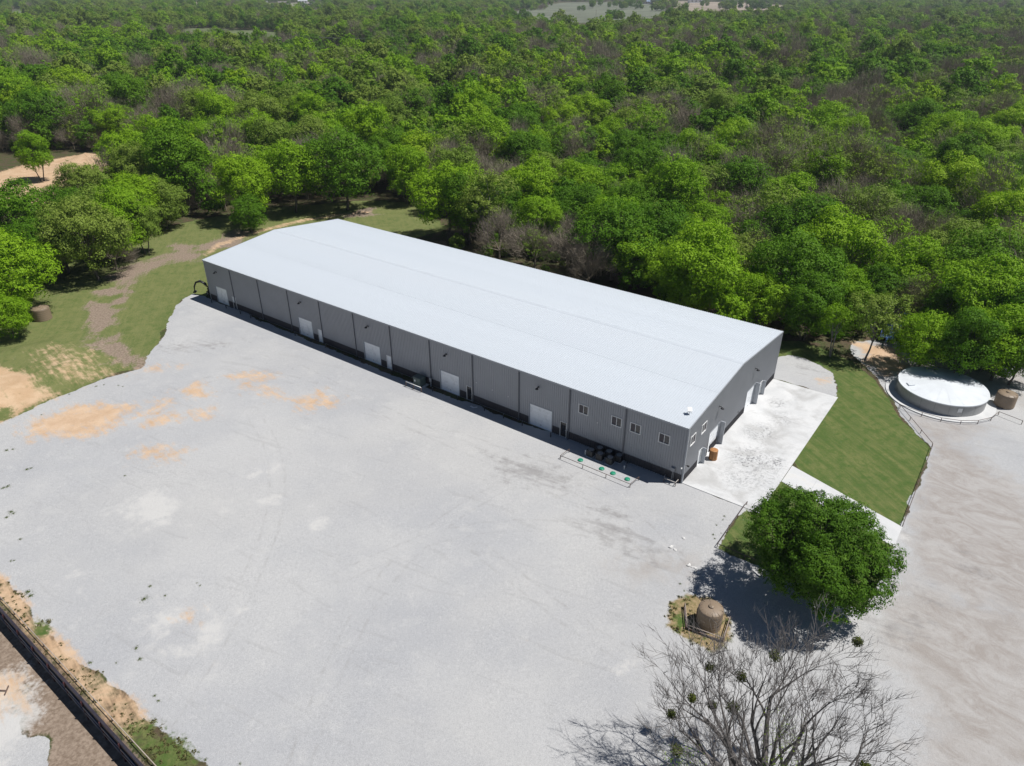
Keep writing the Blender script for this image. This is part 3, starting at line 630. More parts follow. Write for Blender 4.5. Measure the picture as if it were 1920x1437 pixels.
# ================================================================== THINGS ROUND THE BUILDING
M_PIPE = mat('pipe_brown', (.115, .080, .066), .6, 0, .2, 3, dirt=(.16, .08, .05), dirt_amt=.5)
M_PIPEL = mat('pipe_pale', (.50, .47, .44), .55, 0, .12, 3)
M_GREEN = mat('lid_green', (.018, .26, .150), .5, 0, .12, 3)
M_AC = mat('condenser_grey', (.050, .050, .054), .6, 0, .1, 3)
M_GALV = mat('galvanised', (.30, .305, .31), .45, .3, .1, .8)
M_TANKROOF = mat('tank_roof', (.66, .69, .715), .45, 0, .05, .5, dirt=(.55, .56, .55), dirt_amt=.4)
M_POLY = mat('poly_tan', (.235, .175, .120), .55, 0, .08, .8, dirt=(.30, .24, .18), dirt_amt=.4)
M_WOOD = mat('wood_orange', (.34, .155, .050), .6, 0, .3, 4, bump=.3, bscale=12)
M_XFMR = mat('transformer_green', (.085, .125, .115), .45, 0, .08, 1)
M_WPIPE = mat('white_pvc', (.75, .75, .74), .4, 0, .03, 3)
M_STEELW = mat('dark_steel', (.040, .036, .048), .5, .2, .2, 1.5, dirt=(.07, .04, .04), dirt_amt=.5)
M_REDPOST = mat('oxide_red', (.075, .025, .028), .6, 0, .2, 2)
M_BEAM = mat('blue_grey_steel', (.11, .12, .16), .35, .4, .15, 1)
def pipe_fence(name, pts, h, label, posts, rails=(1.0,), r=.035, group=None, zf=None, mp=None):
    pts = [np.asarray(p, float) for p in pts]; root = empty(name, pts[0], 0, label, 'fence', group); o0 = pts[0]
    for hh in rails:
        for a, b in zip(pts[:-1], pts[1:]):
            MB().tube([a-o0+[0, 0, h*hh], b-o0+[0, 0, h*hh]], r, 8).build('rail', mp or M_PIPE, root, True)
    for a, b in zip(pts[:-1], pts[1:]):
        n = max(1, int(round(np.linalg.norm(b-a)/posts)))
        for i in range(n+(1 if b is pts[-1] else 0)):
            p = a+(b-a)*i/n-o0; MB().tube([p+[0, 0, -.15], p+[0, 0, h+.02]], r*1.15, 8).build('post', M_PIPE, root, True)
    return root
LIDF = pipe_fence('pipe_fence', [B(13.6, -2.45), B(13.7, -4.23), B(4.35, -4.23), B(4.2, -2.45)], .5, 'low brown three-sided pipe rail around the green septic lids', 3.15)
for ch in list(LIDF.children):
    pass
for i, (s_, lab) in enumerate(((11.62, 'green septic lid standing apart from the other three, beside the rail end'), (8.7, 'green septic lid, second along the row inside the pipe rail'), (7.2, 'green septic lid, third along the row inside the pipe rail'), (5.32, 'green septic lid at the rail end close to the building corner'))):
    p = B(s_, -3.04); t = empty('septic_lid', p, 0, lab, 'lid', 'green septic lids')
    MB().lathe([(.33, 0), (.33, .07), (.30, .11), (.12, .14), (0.01, .14)], 24).build('cover', M_GREEN, t, True)
    mb = MB()
    for q in range(8):
        c, s2 = math.cos(q*math.pi/4), math.sin(q*math.pi/4); mb.obox((c*.2, s2*.2, .135), (c*.09, s2*.09, 0), (-s2*.015, c*.015, 0), (0, 0, .012))
    mb.build('rib', M_GREEN, t)
# condensers, two rows of three
k = 0
for row, v_ in enumerate((-1.15, -.15+-.42)):
    for i, s_ in enumerate((11.15, 9.85, 8.5)):
        if row == 1: s_ -= .62; 
        lab = ['dark condenser unit at the white standpipe end of the front row', 'middle dark condenser unit of the front row by the wainscot', 'dark condenser unit of the front row facing the third septic lid', 'dark condenser unit of the wall row nearest the dark doorway', 'middle dark condenser unit of the row against the wainscot', 'dark condenser unit of the wall row beside the downspout'][row*3+i]
        t = empty('condenser', B(s_, v_+(-.35 if row == 0 else .1)), -ROT, lab, 'air conditioner', 'dark condenser units by the long wall')
        MB().box(-.48, .48, -.48, .48, -.02, .06).build('pad', M_CONC2, t)
        MB().box(-.4, .4, -.4, .4, .06, .92).build('cabinet', M_AC, t, bevel=.05)
        mb = MB()
        for sd in range(4):
            c, s2 = math.cos(sd*math.pi/2), math.sin(sd*math.pi/2)
            for q in range(9): mb.obox((c*.405, s2*.405, .16+q*.08), (c*.006, s2*.006, 0), (-s2*.34, c*.34, 0), (0, 0, .018))
        mb.build('grille', M_BLACK, t)
        mb = MB().lathe([(.34, .92), (.34, .955), (.31, .955), (.31, .93)], 24); 
        for q in range(8): mb.tube([(0, 0, .97), (.33*math.cos(q*.785), .33*math.sin(q*.785), .95)], .008, 5)
        mb.lathe([(.07, .95), (.07, .985), (.01, .985)], 10); mb.build('fan_guard', M_GALV, t)
# standpipes
def standpipe(p, h, label, r=.06):
    t = empty('standpipe', p, 0, label, 'pipe'); MB().tube([(0, 0, -.1), (0, 0, h)], r, 12).build('pipe', M_WPIPE, t, True); MB().lathe([(r*1.35, h-.05), (r*1.35, h+.04), (r*.8, h+.07), (.01, h+.07)], 12).build('cap', M_WPIPE, t, True)
standpipe(B(11.75, -1.75), .62, 'white standpipe left of the condenser row in the wall shade'); standpipe(B(6.55, -1.55), .45, 'short white standpipe in the wall shade right of the condensers', .07)
t = empty('hose_hydrant', B(6.5, -1.2), 0, 'dark yard hydrant beside the short white standpipe', 'hydrant'); MB().tube([(0, 0, -.05), (0, 0, .75)], .03, 8).build('riser', M_BLACK, t, True); MB().tube([(0, 0, .72), (.12, -.05, .74), (.2, -.1, .62)], .035, 8).build('spout', M_BLACK, t, True)
# corner guard
pipe_fence('corner_guard', [B(1.95, -.35), B(1.75, -1.0), B(.35, -1.0), B(.35, -.25)], .55, 'small pipe guard in front of the meter at the building corner', 2.5, mp=M_PIPEL, r=.04)
# transformer with its pad and guard rail
t = empty('transformer', B(39.55, -1.0), -ROT, 'green steel transformer cabinet in the wall shade', 'transformer')
MB().box(-1.0, 1.0, -.95, .8, -.05, .12).build('pad', M_CONC2, t); MB().box(-.68, .68, -.55, .55, .12, 1.35).build('cabinet', M_XFMR, t, bevel=.03); MB().box(-.72, .72, -.6, .58, 1.35, 1.45).build('lid', M_XFMR, t, bevel=.03)
mb = MB().box(-.64, -.02, -.575, -.55, .18, 1.3); mb.box(.02, .64, -.575, -.55, .18, 1.3); mb.build('door', M_XFMR, t); MB().box(-.45, -.2, -.585, -.575, .75, 1.05).build('warning_plate', M_FRAME, t)
pipe_fence('guard_rail', [B(40.9, -2.35), B(38.0, -2.35)], .75, 'white guard rail in front of the green transformer', 1.5, mp=M_WPIPE, r=.055)
t = empty('meter_pedestal', B(38.0, -.35), -ROT, 'grey utility pedestal between the transformer and the roll-up door', 'utility box'); MB().box(-.05, .05, -.05, .05, 0, 1.0).build('post', M_GREYBOX, t); MB().box(-.16, .16, -.14, .05, .85, 1.4).build('box', M_GREYBOX, t, bevel=.01)
# small dark bollards in the shade along the wall
for i, s_ in enumerate((89.9, 85.6, 81.5, 78.6, 76.0, 66.9, 63.0, 59.5, 51.9, 47.7, 45.2, 43.0, 36.9, 32.6, 27.9, 24.7, 21.7, 17.3)):
    t = empty('bollard', B(s_, -.95 if i not in (12,) else -1.2), 0, 'short dark steel bollard in the shade along the long wall', 'bollard', 'dark bollards along the long wall')
    MB().tube([(0, 0, -.1), (0, 0, .62)], .07, 10).build('pipe', M_BLACK, t, True); MB().lathe([(.075, .6), (.065, .66), (.01, .68)], 10).build('cap', M_DSP, t, True)
t = empty('board_scrap', B(29.6, -1.2), -ROT+.2, 'bent scrap of white trim lying in the shade by the dark door', 'scrap'); MB().obox((-.22, .0, .05), (.26, -.12, 0), (.06, .12, 0), (0, 0, .02)).build('strip', M_WPIPE, t); MB().obox((.26, 0.03, .07), (.26, .16, .03), (-.05, .11, 0), (0, 0, .02)).build('strip', M_WPIPE, t)
# oily mat outside door
# wooden bin by the gable
t = empty('wooden_bin', B(-.95, 6.55, .07), -ROT+.3, 'tall orange-brown wooden bin standing on the concrete pad', 'bin')
for q in range(8):
    th = q*math.pi/4+.39; c, s2 = math.cos(th), math.sin(th); MB().obox((c*.44, s2*.44, .62), (c*.025, s2*.025, 0), (-s2*.175, c*.175, 0), (0, 0, .62)).build('stave', M_WOOD, t, bevel=.01)
MB().lathe([(.50, 1.24), (.50, 1.30), (.34, 1.36), (.01, 1.37)], 8).build('lid', M_WOOD, t); MB().lathe([(.475, .2), (.485, .2), (.485, .27), (.475, .27)], 8).build('band', M_BLACK, t)
# backhoe parked behind the far corner
t = empty('backhoe', B(92.6, 1.6), -ROT+math.pi, 'black backhoe with its digging arm reaching past the far building corner', 'backhoe')
MB().box(-1.0, 1.2, -.75, .75, .55, 1.35).build('chassis', M_BLACK, t, bevel=.06)
MB().box(-.8, .35, -.65, .65, 1.35, 1.75).build('hood', M_DSP, t, bevel=.08)
for x, y, r in ((-.7, -.85, .62), (-.7, .85, .62), (.95, -.8, .42), (.95, .8, .42)):
    wh = MB().tube([(x, y-.16, r), (x, y+.16, r)], r, 20).build('wheel', M_BLACK, t, bevel=.05); MB().tube([(x, y-.175, r), (x, y+.175, r)], r*.5, 14).build('rim', M_GALV, wh)
mb = MB()
for y in (-.6, .6): mb.tube([(-.2, y, 1.7), (-.25, y, 2.55), (.75, y, 2.6), (.85, y, 1.4)], .05, 8)
mb.build('roll_bar', M_BLACK, t, True); MB().box(-.35, .85, -.68, .68, 2.6, 2.68).build('canopy', M_BLACK, t, bevel=.03)
bm = MB().tube([(.8, .5, 1.1), (1.1, .9, 2.2), (1.9, 1.35, 2.65), (2.8, 1.75, 2.3)], [.2, .24, .22, .15], 8).build('boom', M_BLACK, t, True)
MB().tube([(2.75, 1.72, 2.35), (3.2, 1.95, 1.5), (3.3, 2.0, .75)], [.16, .14, .09], 8).build('dipper_arm', M_BLACK, bm, True)
mb = MB(); mb.obox((3.25, 1.98, .5), (.17, .06, -.2), (.08, .22, 0), (.08, -.02, .07)); mb.build('bucket', M_BLACK, bm)
MB().tube([(1.0, .8, 1.5), (2.0, 1.4, 2.9)], .06, 8).build('hydraulic_ram', M_GALV, bm, True)

# ------------------------------------------------------------------ big round tank on its ring
TC = (58.8, 85.0, 0.0); TR = 5.45; TH = 1.75
t = empty('water_tank', TC, 0, 'wide low round steel water tank with a white lid beside the trees', 'water tank')
N = 20
for q in range(N):
    a0 = 2*math.pi*q/N; mb = MB(); m_ = 4
    for j in range(m_):
        b0 = a0+2*math.pi/N*j/m_*.985; b1 = a0+2*math.pi/N*(j+1)/m_*.985
        mb.quad(*[(TR*math.cos(b), TR*math.sin(b), z_) for b, z_ in ((b0, .05), (b1, .05), (b1, TH), (b0, TH))])
    mb.build('shell_panel', M_GALV, t)
MB().lathe([(TR-.03, .02), (TR-.03, TH-.02)], 80).build('liner', M_DSP, t)
for q in range(N):
    a0 = 2*math.pi*q/N; a1 = 2*math.pi*(q+.985)/N; mb = MB()
    for j in range(4):
        b0 = a0+(a1-a0)*j/4; b1 = a0+(a1-a0)*(j+1)/4
        mb.quad((.05*math.cos(b0), .05*math.sin(b0), TH+.62), ((TR+.08)*math.cos(b0), (TR+.08)*math.sin(b0), TH+.02), ((TR+.08)*math.cos(b1), (TR+.08)*math.sin(b1), TH+.02), (.05*math.cos(b1), .05*math.sin(b1), TH+.62))
    mb.build('roof_panel', M_TANKROOF, t)
MB().lathe([(.05, TH+.59), (TR+.05, TH-.01)], 80).build('roof_deck', M_TANKROOF, t)
MB().lathe([(TR+.09, TH-.10), (TR+.10, TH-.10), (TR+.10, TH+.04), (TR+.06, TH+.045)], 80).build('rim', M_TANKROOF, t)
hx, hy = -4.4, .1
MB().obox((hx, hy, TH+.20), (.4, 0, .045), (0, .4, 0), (0, 0, .09)).build('hatch', M_TANKROOF, t, bevel=.02)
MB().obox((-.45, -TR-.012, 1.1), (.28, -.02, 0), (0, .006, 0), (0, 0, .3)).build('sign_plate', M_FRAME, t)
ang = 2.85; mb = MB()
for w in (-.2, .2):
    bx, by = (TR+.18)*math.cos(ang)-w*math.sin(ang), (TR+.18)*math.sin(ang)+w*math.cos(ang); mb.tube([(bx, by, .1), (bx, by, TH+.5)], .025, 6)
for q in range(6):
    zz = .35+q*.3; mb.tube([((TR+.18)*math.cos(ang)+.2*math.sin(ang), (TR+.18)*math.sin(ang)-.2*math.cos(ang), zz), ((TR+.18)*math.cos(ang)-.2*math.sin(ang), (TR+.18)*math.sin(ang)+.2*math.cos(ang), zz)], .018, 6)
mb.build('ladder', M_GALV, t)
rg = MB().lathe([(6.75, -.1), (6.75, .12), (TR-.1, .12), (TR-.1, -.1)], 96).build('tank_ring', M_CONC2); rg.location = TC; tag(rg, 'white concrete ring footing under the round tank', 'footing', kind='structure')
def arc_pts(a0, a1, r, n): return [np.array(TC)+[r*math.cos(a0+(a1-a0)*i/n), r*math.sin(a0+(a1-a0)*i/n), .0] for i in range(n+1)]
pipe_fence('pipe_fence', [G(1685, 765)]+arc_pts(-2.35, -.75, 7.1, 5)+[G(1915, 796)], .55, 'low brown pipe rail curving along the tank ring', 2.8)
pipe_fence('pipe_fence', [G(1687, 766), B(-21.5, 25.1)], .5, 'low brown pipe rail between the tank ring and the lawn corner', 2.6)
pipe_fence('pipe_fence', [B(-21.55, 24.6), B(-21.75, 6.9)], .5, 'long brown pipe rail along the lawn edge facing the dirt lot', 3.0)
pipe_fence('pipe_fence', [B(-7.35, .6), B(-7.4, -7.7), B(-21.6, -7.75), B(-21.6, 2.6)], .5, 'brown pipe rail round the grass under the big leafy tree', 3.0)

# ------------------------------------------------------------------ tan poly tanks
def poly_tank(c, R, H, label, rz=0):
    t = empty('poly_tank', c, rz, label, 'tank', 'tan plastic tanks')
    prof = [(R, 0.0)]
    for i in range(6):
        z0 = H*.92*i/6; prof += [(R, z0+.02), (R*1.012, z0+H*.05), (R*1.012, z0+H*.10), (R, z0+H*.13)]
    prof += [(R, H*.92), (R*.97, H*.96)]
    MB().lathe(prof, 40).build('body', M_POLY, t, True)
    MB().lathe([(R*.985, H*.945), (R*.96, H*.97), (R*.6, H+.06), (R*.2, H+.12), (.01, H+.12)], 40).build('dome', M_POLY, t, True)
    for q in range(10):
        th = q*math.pi/5; c_, s_ = math.cos(th), math.sin(th); MB().obox((c_*R*.8, s_*R*.8, H*.985+.03), (c_*R*.16, s_*R*.16, -.028), (-s_*.03, c_*.03, 0), (0, 0, .028)).build('rib', M_POLY, t, bevel=.01)
    MB().lathe([(.24, H+.10), (.26, H+.19), (.22, H+.23), (.01, H+.23)], 20).build('hatch', M_POLY, t, True)
    return t
pt = poly_tank((17.42, 44.98, ground_z(17.42, 44.98)-.02), 1.09, 2.05, 'tan plastic tank inside the small rail pen beside the big tree shadow', .2)
MB().tube([(-1.0, .5, 0), (-1.0, .5, 1.6), (-.85, .45, 2.15)], .05, 8).build('inlet_pipe', M_PIPE, pt, True)
poly_tank((-79.5, 111.2, .0), 1.38, 2.1, 'tan plastic tank alone on the grass below the left trees', .1)
poly_tank((66.25, 82.7, .12), 1.22, 1.8, 'tan plastic tank in dappled shade beside the round water tank', .5)
c0 = np.array([17.42, 44.98, ground_z(17.42, 44.98)])
pen = [c0+q for q in (np.array([-1.7, 1.95, 0]), np.array([-2.05, -.55, 0]), np.array([.75, -2.0, 0]), np.array([1.95, .35, 0]))]
def timber(a, b, h, w, name, parent, m):
    a, b = np.asarray(a), np.asarray(b); d = b-a; L_ = np.linalg.norm(d); d = d/L_; n_ = np.array([-d[1], d[0], 0]); MB().obox((a+b)/2+[0, 0, h], d*L_/2, n_*w, [0, 0, w]).build(name, m, parent)
t = empty('tank_pen', c0, 0, 'small pipe and timber rail pen around the tan tank by the big tree', 'fence')
pr = [p-c0 for p in pen]
M_RUST = mat('rust_pipe', (.36, .30, .25), .7, 0, .2, 2, dirt=(.16, .10, .07), dirt_amt=.6)
for a, b in ((0, 1), (1, 2), (2, 3)):
    MB().tube([pr[a]+[0, 0, .5], pr[b]+[0, 0, .5]], .045, 8).build('rail', M_RUST, t, True); timber(pr[a], pr[b], .08, .07, 'base_timber', t, M_PIPE)
for p in pr: MB().tube([p+[0, 0, -.1], p+[0, 0, .55]], .055, 8).build('post', M_PIPE, t, True)
for p, q in ((pr[1], pr[2]), (pr[2], pr[1])):
    d = (q-p)/np.linalg.norm(q-p); MB().tube([p+[0, 0, .5], p+d*.35+[0, 0, 0]], .03, 6).build('brace', M_RUST, t, True)

# ------------------------------------------------------------------ retaining wall and the rail above it
wb = lambda al_, n_, z_=0.0: WALL_A+WALL_T*al_+WALL_N*n_+np.array([0, 0, z_])
t = empty('retaining_wall', WALL_A, 0, 'long dark steel retaining wall between the gravel yard and the sunken lot', 'retaining wall')
for i in range(-7, 13):
    a0 = 1.0+i*2.95; a1 = a0+2.95
    for zz in range(4):
        z0 = -DROP+zz*DROP/4; p = (wb(a0+.02, -.11)+wb(a1-.02, -.11))/2-WALL_A
        MB().obox(p+[0, 0, z0+DROP/8-.02], WALL_T*1.455, WALL_N*.04, [0, 0, DROP/8-.012]).build('wall_board', M_STEELW, t)
    MB().obox(wb(a0, -.20)-WALL_A+[0, 0, -DROP/2], WALL_T*.05, WALL_N*.07, [0, 0, DROP/2+.02]).build('post', M_REDPOST, t)
    for zz in (-.55, -1.25):
        MB().tube([wb(a0+.06, -.22, zz)-WALL_A, wb(a1-.06, -.22, zz)-WALL_A], .075, 10).build('beam', M_BEAM, t, True)
    MB().obox((wb(a0+.01, -.06)+wb(a1-.01, -.06))/2-WALL_A+[0, 0, .03], WALL_T*1.465, WALL_N*.09, [0, 0, .05]).build('cap_beam', M_STEELW, t)
pipe_fence('pipe_fence', [wb(-1.1-2.95*6, .48), wb(25.3+2.95*2, .48)], .42, 'long pale pipe rail on the strip above the retaining wall', 2.95, mp=M_RUST)
# solar panel on its post and a brown T-bar in the sunken lot
pz = -DROP
q0 = G(-6, 1296, pz)
t = empty('solar_panel', q0, .7, 'small white-framed solar panel on a post in the sunken lot', 'solar panel')
MB().tube([(0, 0, -.05), (0, 0, 1.0)], .045, 8).build('post', M_PIPE, t, True); MB().obox((0, 0, 1.08), (.42, 0, .1), (0, .55, 0), (-.006, 0, .03)).build('frame', M_FRAME, t); MB().obox((-.007, 0, 1.115), (.36, 0, .086), (0, .49, 0), (-.002, 0, .01)).build('cell_sheet', mat('solar_cell', (.10, .13, .20), .15, 0, .1, 3), t)
MB().tube([(0, 0, .1), (.62, -.55, .1)], .05, 8).build('foot', M_PIPE, t, True); MB().tube([(.45, -.95, .1), (.85, -.15, .1)], .055, 8).build('foot_bar', M_PIPE, t, True)

# ------------------------------------------------------------------ totes, red machine, blue trailer under the trees at the right
M_TOTE = mat('tote_white', (.62, .64, .66), .5, 0, .06, 2); M_RED = mat('machine_red', (.20, .020, .024), .45, 0, .2, 2); M_BLUE = mat('machine_blue', (.045, .10, .26), .45, 0, .2, 2)
for (x, y, rz, lab) in ((1868, 699, .35, 'larger white tote in its cage beside the red machine'), (1886, 704, .3, 'white tote half hidden behind the dark tree trunk')):
    p = G(x, y); t = empty('liquid_tote', p, rz, lab, 'tote', 'white totes under the trees')
    MB().box(-.6, .6, -.5, .5, .0, .14).build('pallet', M_DSP, t); MB().box(-.56, .56, -.46, .46, .14, 1.1).build('bottle', M_TOTE, t, bevel=.06)
    mb = MB()
    for q in range(6): xx = -.58+q*.232; mb.box(xx-.012, xx+.012, -.492, -.47, .14, 1.12); mb.box(xx-.012, xx+.012, .47, .492, .14, 1.12)
    for q in range(4): zz = .2+q*.3; mb.box(-.6, .6, -.512, -.494, zz-.012, zz+.012); mb.box(-.6, .6, .494, .512, zz-.012, zz+.012)
    mb.build('cage', M_GALV, t); MB().lathe([(.1, 1.1), (.1, 1.16), (.01, 1.16)], 12).build('cap', M_BLACK, t)
p = G(1856, 676); t = empty('red_loader', p, .5, 'dark red loader standing in the tree shade by the totes', 'loader')
MB().box(-1.5, .6, -.7, .7, .7, 1.5).build('body', M_RED, t, bevel=.06); MB().box(-.4, .9, -.65, .65, 1.5, 2.5).build('cab', M_BLACK, t, bevel=.05); MB().box(-.5, 1.0, -.72, .72, 2.5, 2.62).build('cab_roof', M_RED, t, bevel=.03)
mb = MB()
for y in (-.85, .85): mb.tube([(-1.2, y, 1.7), (.8, y, 1.9), (1.9, y, .9)], .09, 8)
mb.build('lift_arm', M_RED, t, True); MB().obox((2.1, 0, .55), (.3, 0, -.1), (0, 1.0, 0), (.1, 0, .3)).build('bucket', M_RED, t)
for x in (-1.0, .7):
    for y in (-.85, .85): wh_ = MB().tube([(x, y-.17, .5), (x, y+.17, .5)], .5, 18).build('wheel', M_BLACK, t, bevel=.05); MB().tube([(x, y-.18, .5), (x, y+.18, .5)], .25, 12).build('rim', M_RED, wh_)
p = G(1672, 626); t = empty('blue_trailer', p, .95, 'blue flatbed trailer with side rails half hidden under the trees', 'trailer')
MB().box(-4.5, 4.5, -1.15, 1.15, .85, 1.0).build('deck', M_BLUE, t); MB().box(-5.9, -4.5, -.12, .12, .75, .92).build('drawbar', M_BLUE, t)
for y in (-1.1, 1.1):
    mb = MB().tube([(-4.5, y, 1.9), (4.5, y, 1.9)], .05, 8); mb.tube([(-4.5, y, 1.45), (4.5, y, 1.45)], .05, 8)
    for q in range(7): mb.tube([(-4.5+q*1.5, y, .95), (-4.5+q*1.5, y, 1.92)], .05, 8)
    mb.build('side_rail', M_BLUE, t, True)
MB().box(3.9, 4.4, -1.1, 1.1, 1.0, 2.3).build('headboard', M_BLUE, t, bevel=.03)
for x in (1.2, 2.3):
    for y in (-1.0, 1.0): wh_ = MB().tube([(x, y-.14, .42), (x, y+.14, .42)], .42, 18).build('wheel', M_BLACK, t, bevel=.04); MB().tube([(x, y-.15, .42), (x, y+.15, .42)], .2, 12).build('rim', M_GALV, wh_)

# ================================================================== VEGETATION
def leaf_material(name, cols, trans=.25):
    m = bpy.data.materials.new(name); k = NT(m)
    at_ = k.n('ShaderNodeAttribute', attribute_name='tint').outputs['Fac']
    rnd = k.n('ShaderNodeObjectInfo').outputs['Random']
    c = k.mix(k.rng(rnd, 0, 1, 0, 1, False), cols[0], cols[1])
    c = k.mix(k.rng(at_, .50, 1.0, 0, .65), c, cols[2]); c = k.mix(k.rng(at_, .45, 0, 0, .42), c, tuple(q*.6 for q in cols[0]))
    p = k.n('ShaderNodeBsdfPrincipled'); k.l(c, p.inputs['Base Color']); p.inputs['Roughness'].default_value = .6; p.inputs['Specular IOR Level'].default_value = .12
    tr = k.n('ShaderNodeBsdfTranslucent'); k.l(k.mix(1.0, c, (1.05, 1.35, .6), 'MULTIPLY'), tr.inputs[0])
    mx = k.n('ShaderNodeMixShader'); mx.inputs[0].default_value = trans; k.l(p.outputs[0], mx.inputs[1]); k.l(tr.outputs[0], mx.inputs[2])
    o = k.n('ShaderNodeOutputMaterial'); k.l(mx.outputs[0], o.inputs[0]); return m
LEAF = {
 'd': leaf_material('leaf_deep', ((.074, .178, .008), (.108, .222, .010), (.175, .310, .018))),
 'b': leaf_material('leaf_bright', ((.155, .300, .010), (.215, .360, .012), (.300, .465, .024))),
 'y': leaf_material('leaf_yellow', ((.205, .345, .010), (.255, .385, .014), (.330, .460, .030))),
 'o': leaf_material('leaf_olive', ((.155, .245, .030), (.200, .268, .042), (.285, .355, .075))),
}
M_BARK = mat('bark', (.115, .098, .082), .9, 0, .35, 3, bump=.5, bscale=14)
M_TWIG = mat('twig_grey', (.250, .212, .160), .9, 0, .25, 2)
M_PALEBARK = mat('bark_pale', (.20, .185, .17), .9, 0, .3, 3, bump=.4, bscale=14)

def leaves(rng, P, Nn, size, w=.62, fold=.18):
    n = len(P); Nn = Nn/np.linalg.norm(Nn, axis=1, keepdims=True)
    r = rng.normal(size=(n, 3)); T = np.cross(Nn, r); T /= np.linalg.norm(T, axis=1, keepdims=True)+1e-9; Bt = np.cross(Nn, T)
    L = (size*rng.uniform(.6, 1.35, n))[:, None]*.5
    V = np.stack([P-T*L, P+Bt*L*w-Nn*L*fold, P+T*L, P-Bt*L*w-Nn*L*fold], 1).reshape(-1, 3)
    Fq = np.arange(n*4).reshape(n, 4); tint = np.repeat(rng.random(n), 4)
    return V, Fq, tint
def crown_geo(seed, R, z0, z1, nl, n, leaf, spread=.62, lr=(.26, .44), top=.2, gap=.0, sub=.55, per=26):
    rng = np.random.default_rng(seed); zc = (z0+z1)/2; hz = (z1-z0)/2
    d = rng.normal(size=(nl, 3)); d[:, 2] = d[:, 2]*.8+top; d /= np.linalg.norm(d, axis=1, keepdims=True)
    rad = rng.uniform(.55, 1.05, nl)**.7
    stretch = np.array([rng.uniform(.88, 1.12), rng.uniform(.88, 1.12), 1])
    lrad = R*rng.uniform(*lr, nl); C = d*rad[:, None]*np.array([R*spread, R*spread, hz*(1-lr[0])])*stretch; C[:, 2] = np.clip(C[:, 2], -hz+.4*lrad, hz-.55*lrad); C[:, 2] += zc
    hr0 = np.hypot(C[:, 0], C[:, 1])+lrad*.9; over = np.maximum(1, hr0/R); C[:, :2] /= over[:, None]
    pr = lrad**2/np.sum(lrad**2); ns = int(n/per*1.7); li = rng.choice(nl, ns, p=pr)
    q = rng.normal(size=(ns, 3)); q[:, 2] += .30; q /= np.linalg.norm(q, axis=1, keepdims=True)
    flat = np.array([1, 1, .80])
    S_ = C[li]+q*flat*(lrad[li]*np.clip(rng.normal(.92, .13, ns), .4, 1.25))[:, None]
    keep = np.ones(ns, bool)                     # thin out sprays buried in other boughs
    for j in range(nl):
        dd = np.linalg.norm((S_-C[j])/flat, axis=1); keep &= ~((dd < lrad[j]*.60) & (li != j))
    cn = vnoise(S_[:, 0]*1.1+50, S_[:, 1]*1.1+S_[:, 2]*1.3+90, seed); keep &= cn > gap
    keep &= S_[:, 2] > z0-.2
    S_ = S_[keep]; q = q[keep]; si = rng.integers(0, len(S_), n)
    rs = sub*rng.uniform(.55, 1.35, len(S_)); e = rng.normal(size=(n, 3))+q[si]*.5; e[:, 2] += .25; e /= np.linalg.norm(e, axis=1, keepdims=True)
    P_ = S_[si]+e*np.array([1.15, 1.15, .8])*(rs[si]*np.clip(rng.normal(.85, .22, n), .1, 1.3))[:, None]; q = q[si]
    out = (P_-np.array([0, 0, zc-hz*.5])); out /= np.linalg.norm(out, axis=1, keepdims=True)+1e-9
    Nn = e*.75+q*.35+out*.2+rng.normal(size=P_.shape)*.32+np.array([0, 0, .2])
    tc_ = rng.random(len(S_))[si]
    V, Fq, tint = leaves(rng, P_, Nn, leaf)
    tint = np.clip(np.repeat(tc_, 4)*.55+tint*.45, 0, 1)
    return V, Fq, tint, C, lrad
def trunk_mb(seed, C, lrad, hfork, r0, nstem=1, n=7):
    rng = np.random.default_rng(seed+99); mb = MB(); stems = []
    for s_ in range(nstem):
        a = rng.uniform(0, 6.28); off = np.array([math.cos(a), math.sin(a), 0])*(.0 if nstem == 1 else .35); lean = np.array([math.cos(a), math.sin(a), 0])*(.3 if nstem == 1 else .9)
        top_ = off+lean+[0, 0, hfork*rng.uniform(.9, 1.15)]; mid = off+lean*.4+[rng.uniform(-.12, .12), rng.uniform(-.12, .12), hfork*.5]
        mb.tube([off+[0, 0, -.3], off*1.0+[0, 0, .25], mid, top_], [r0*1.5, r0*1.05, r0*.88, r0*.72], n); stems.append(top_)
    for i in range(len(C)):
        st = stems[i % len(stems)]; e = C[i]; m1 = st+(e-st)*.5+np.array([0, 0, .12*np.linalg.norm(e-st)])+rng.normal(size=3)*.2
        mb.tube([st-[0, 0, .3], m1, e], [r0*.5, r0*.3, r0*.08], 5, False)
        for j in range(2):
            e2 = e+rng.normal(size=3)*lrad[i]*.6; mb.tube([m1+(e-m1)*.4, e2], [r0*.16, r0*.04], 4, False)
    return mb
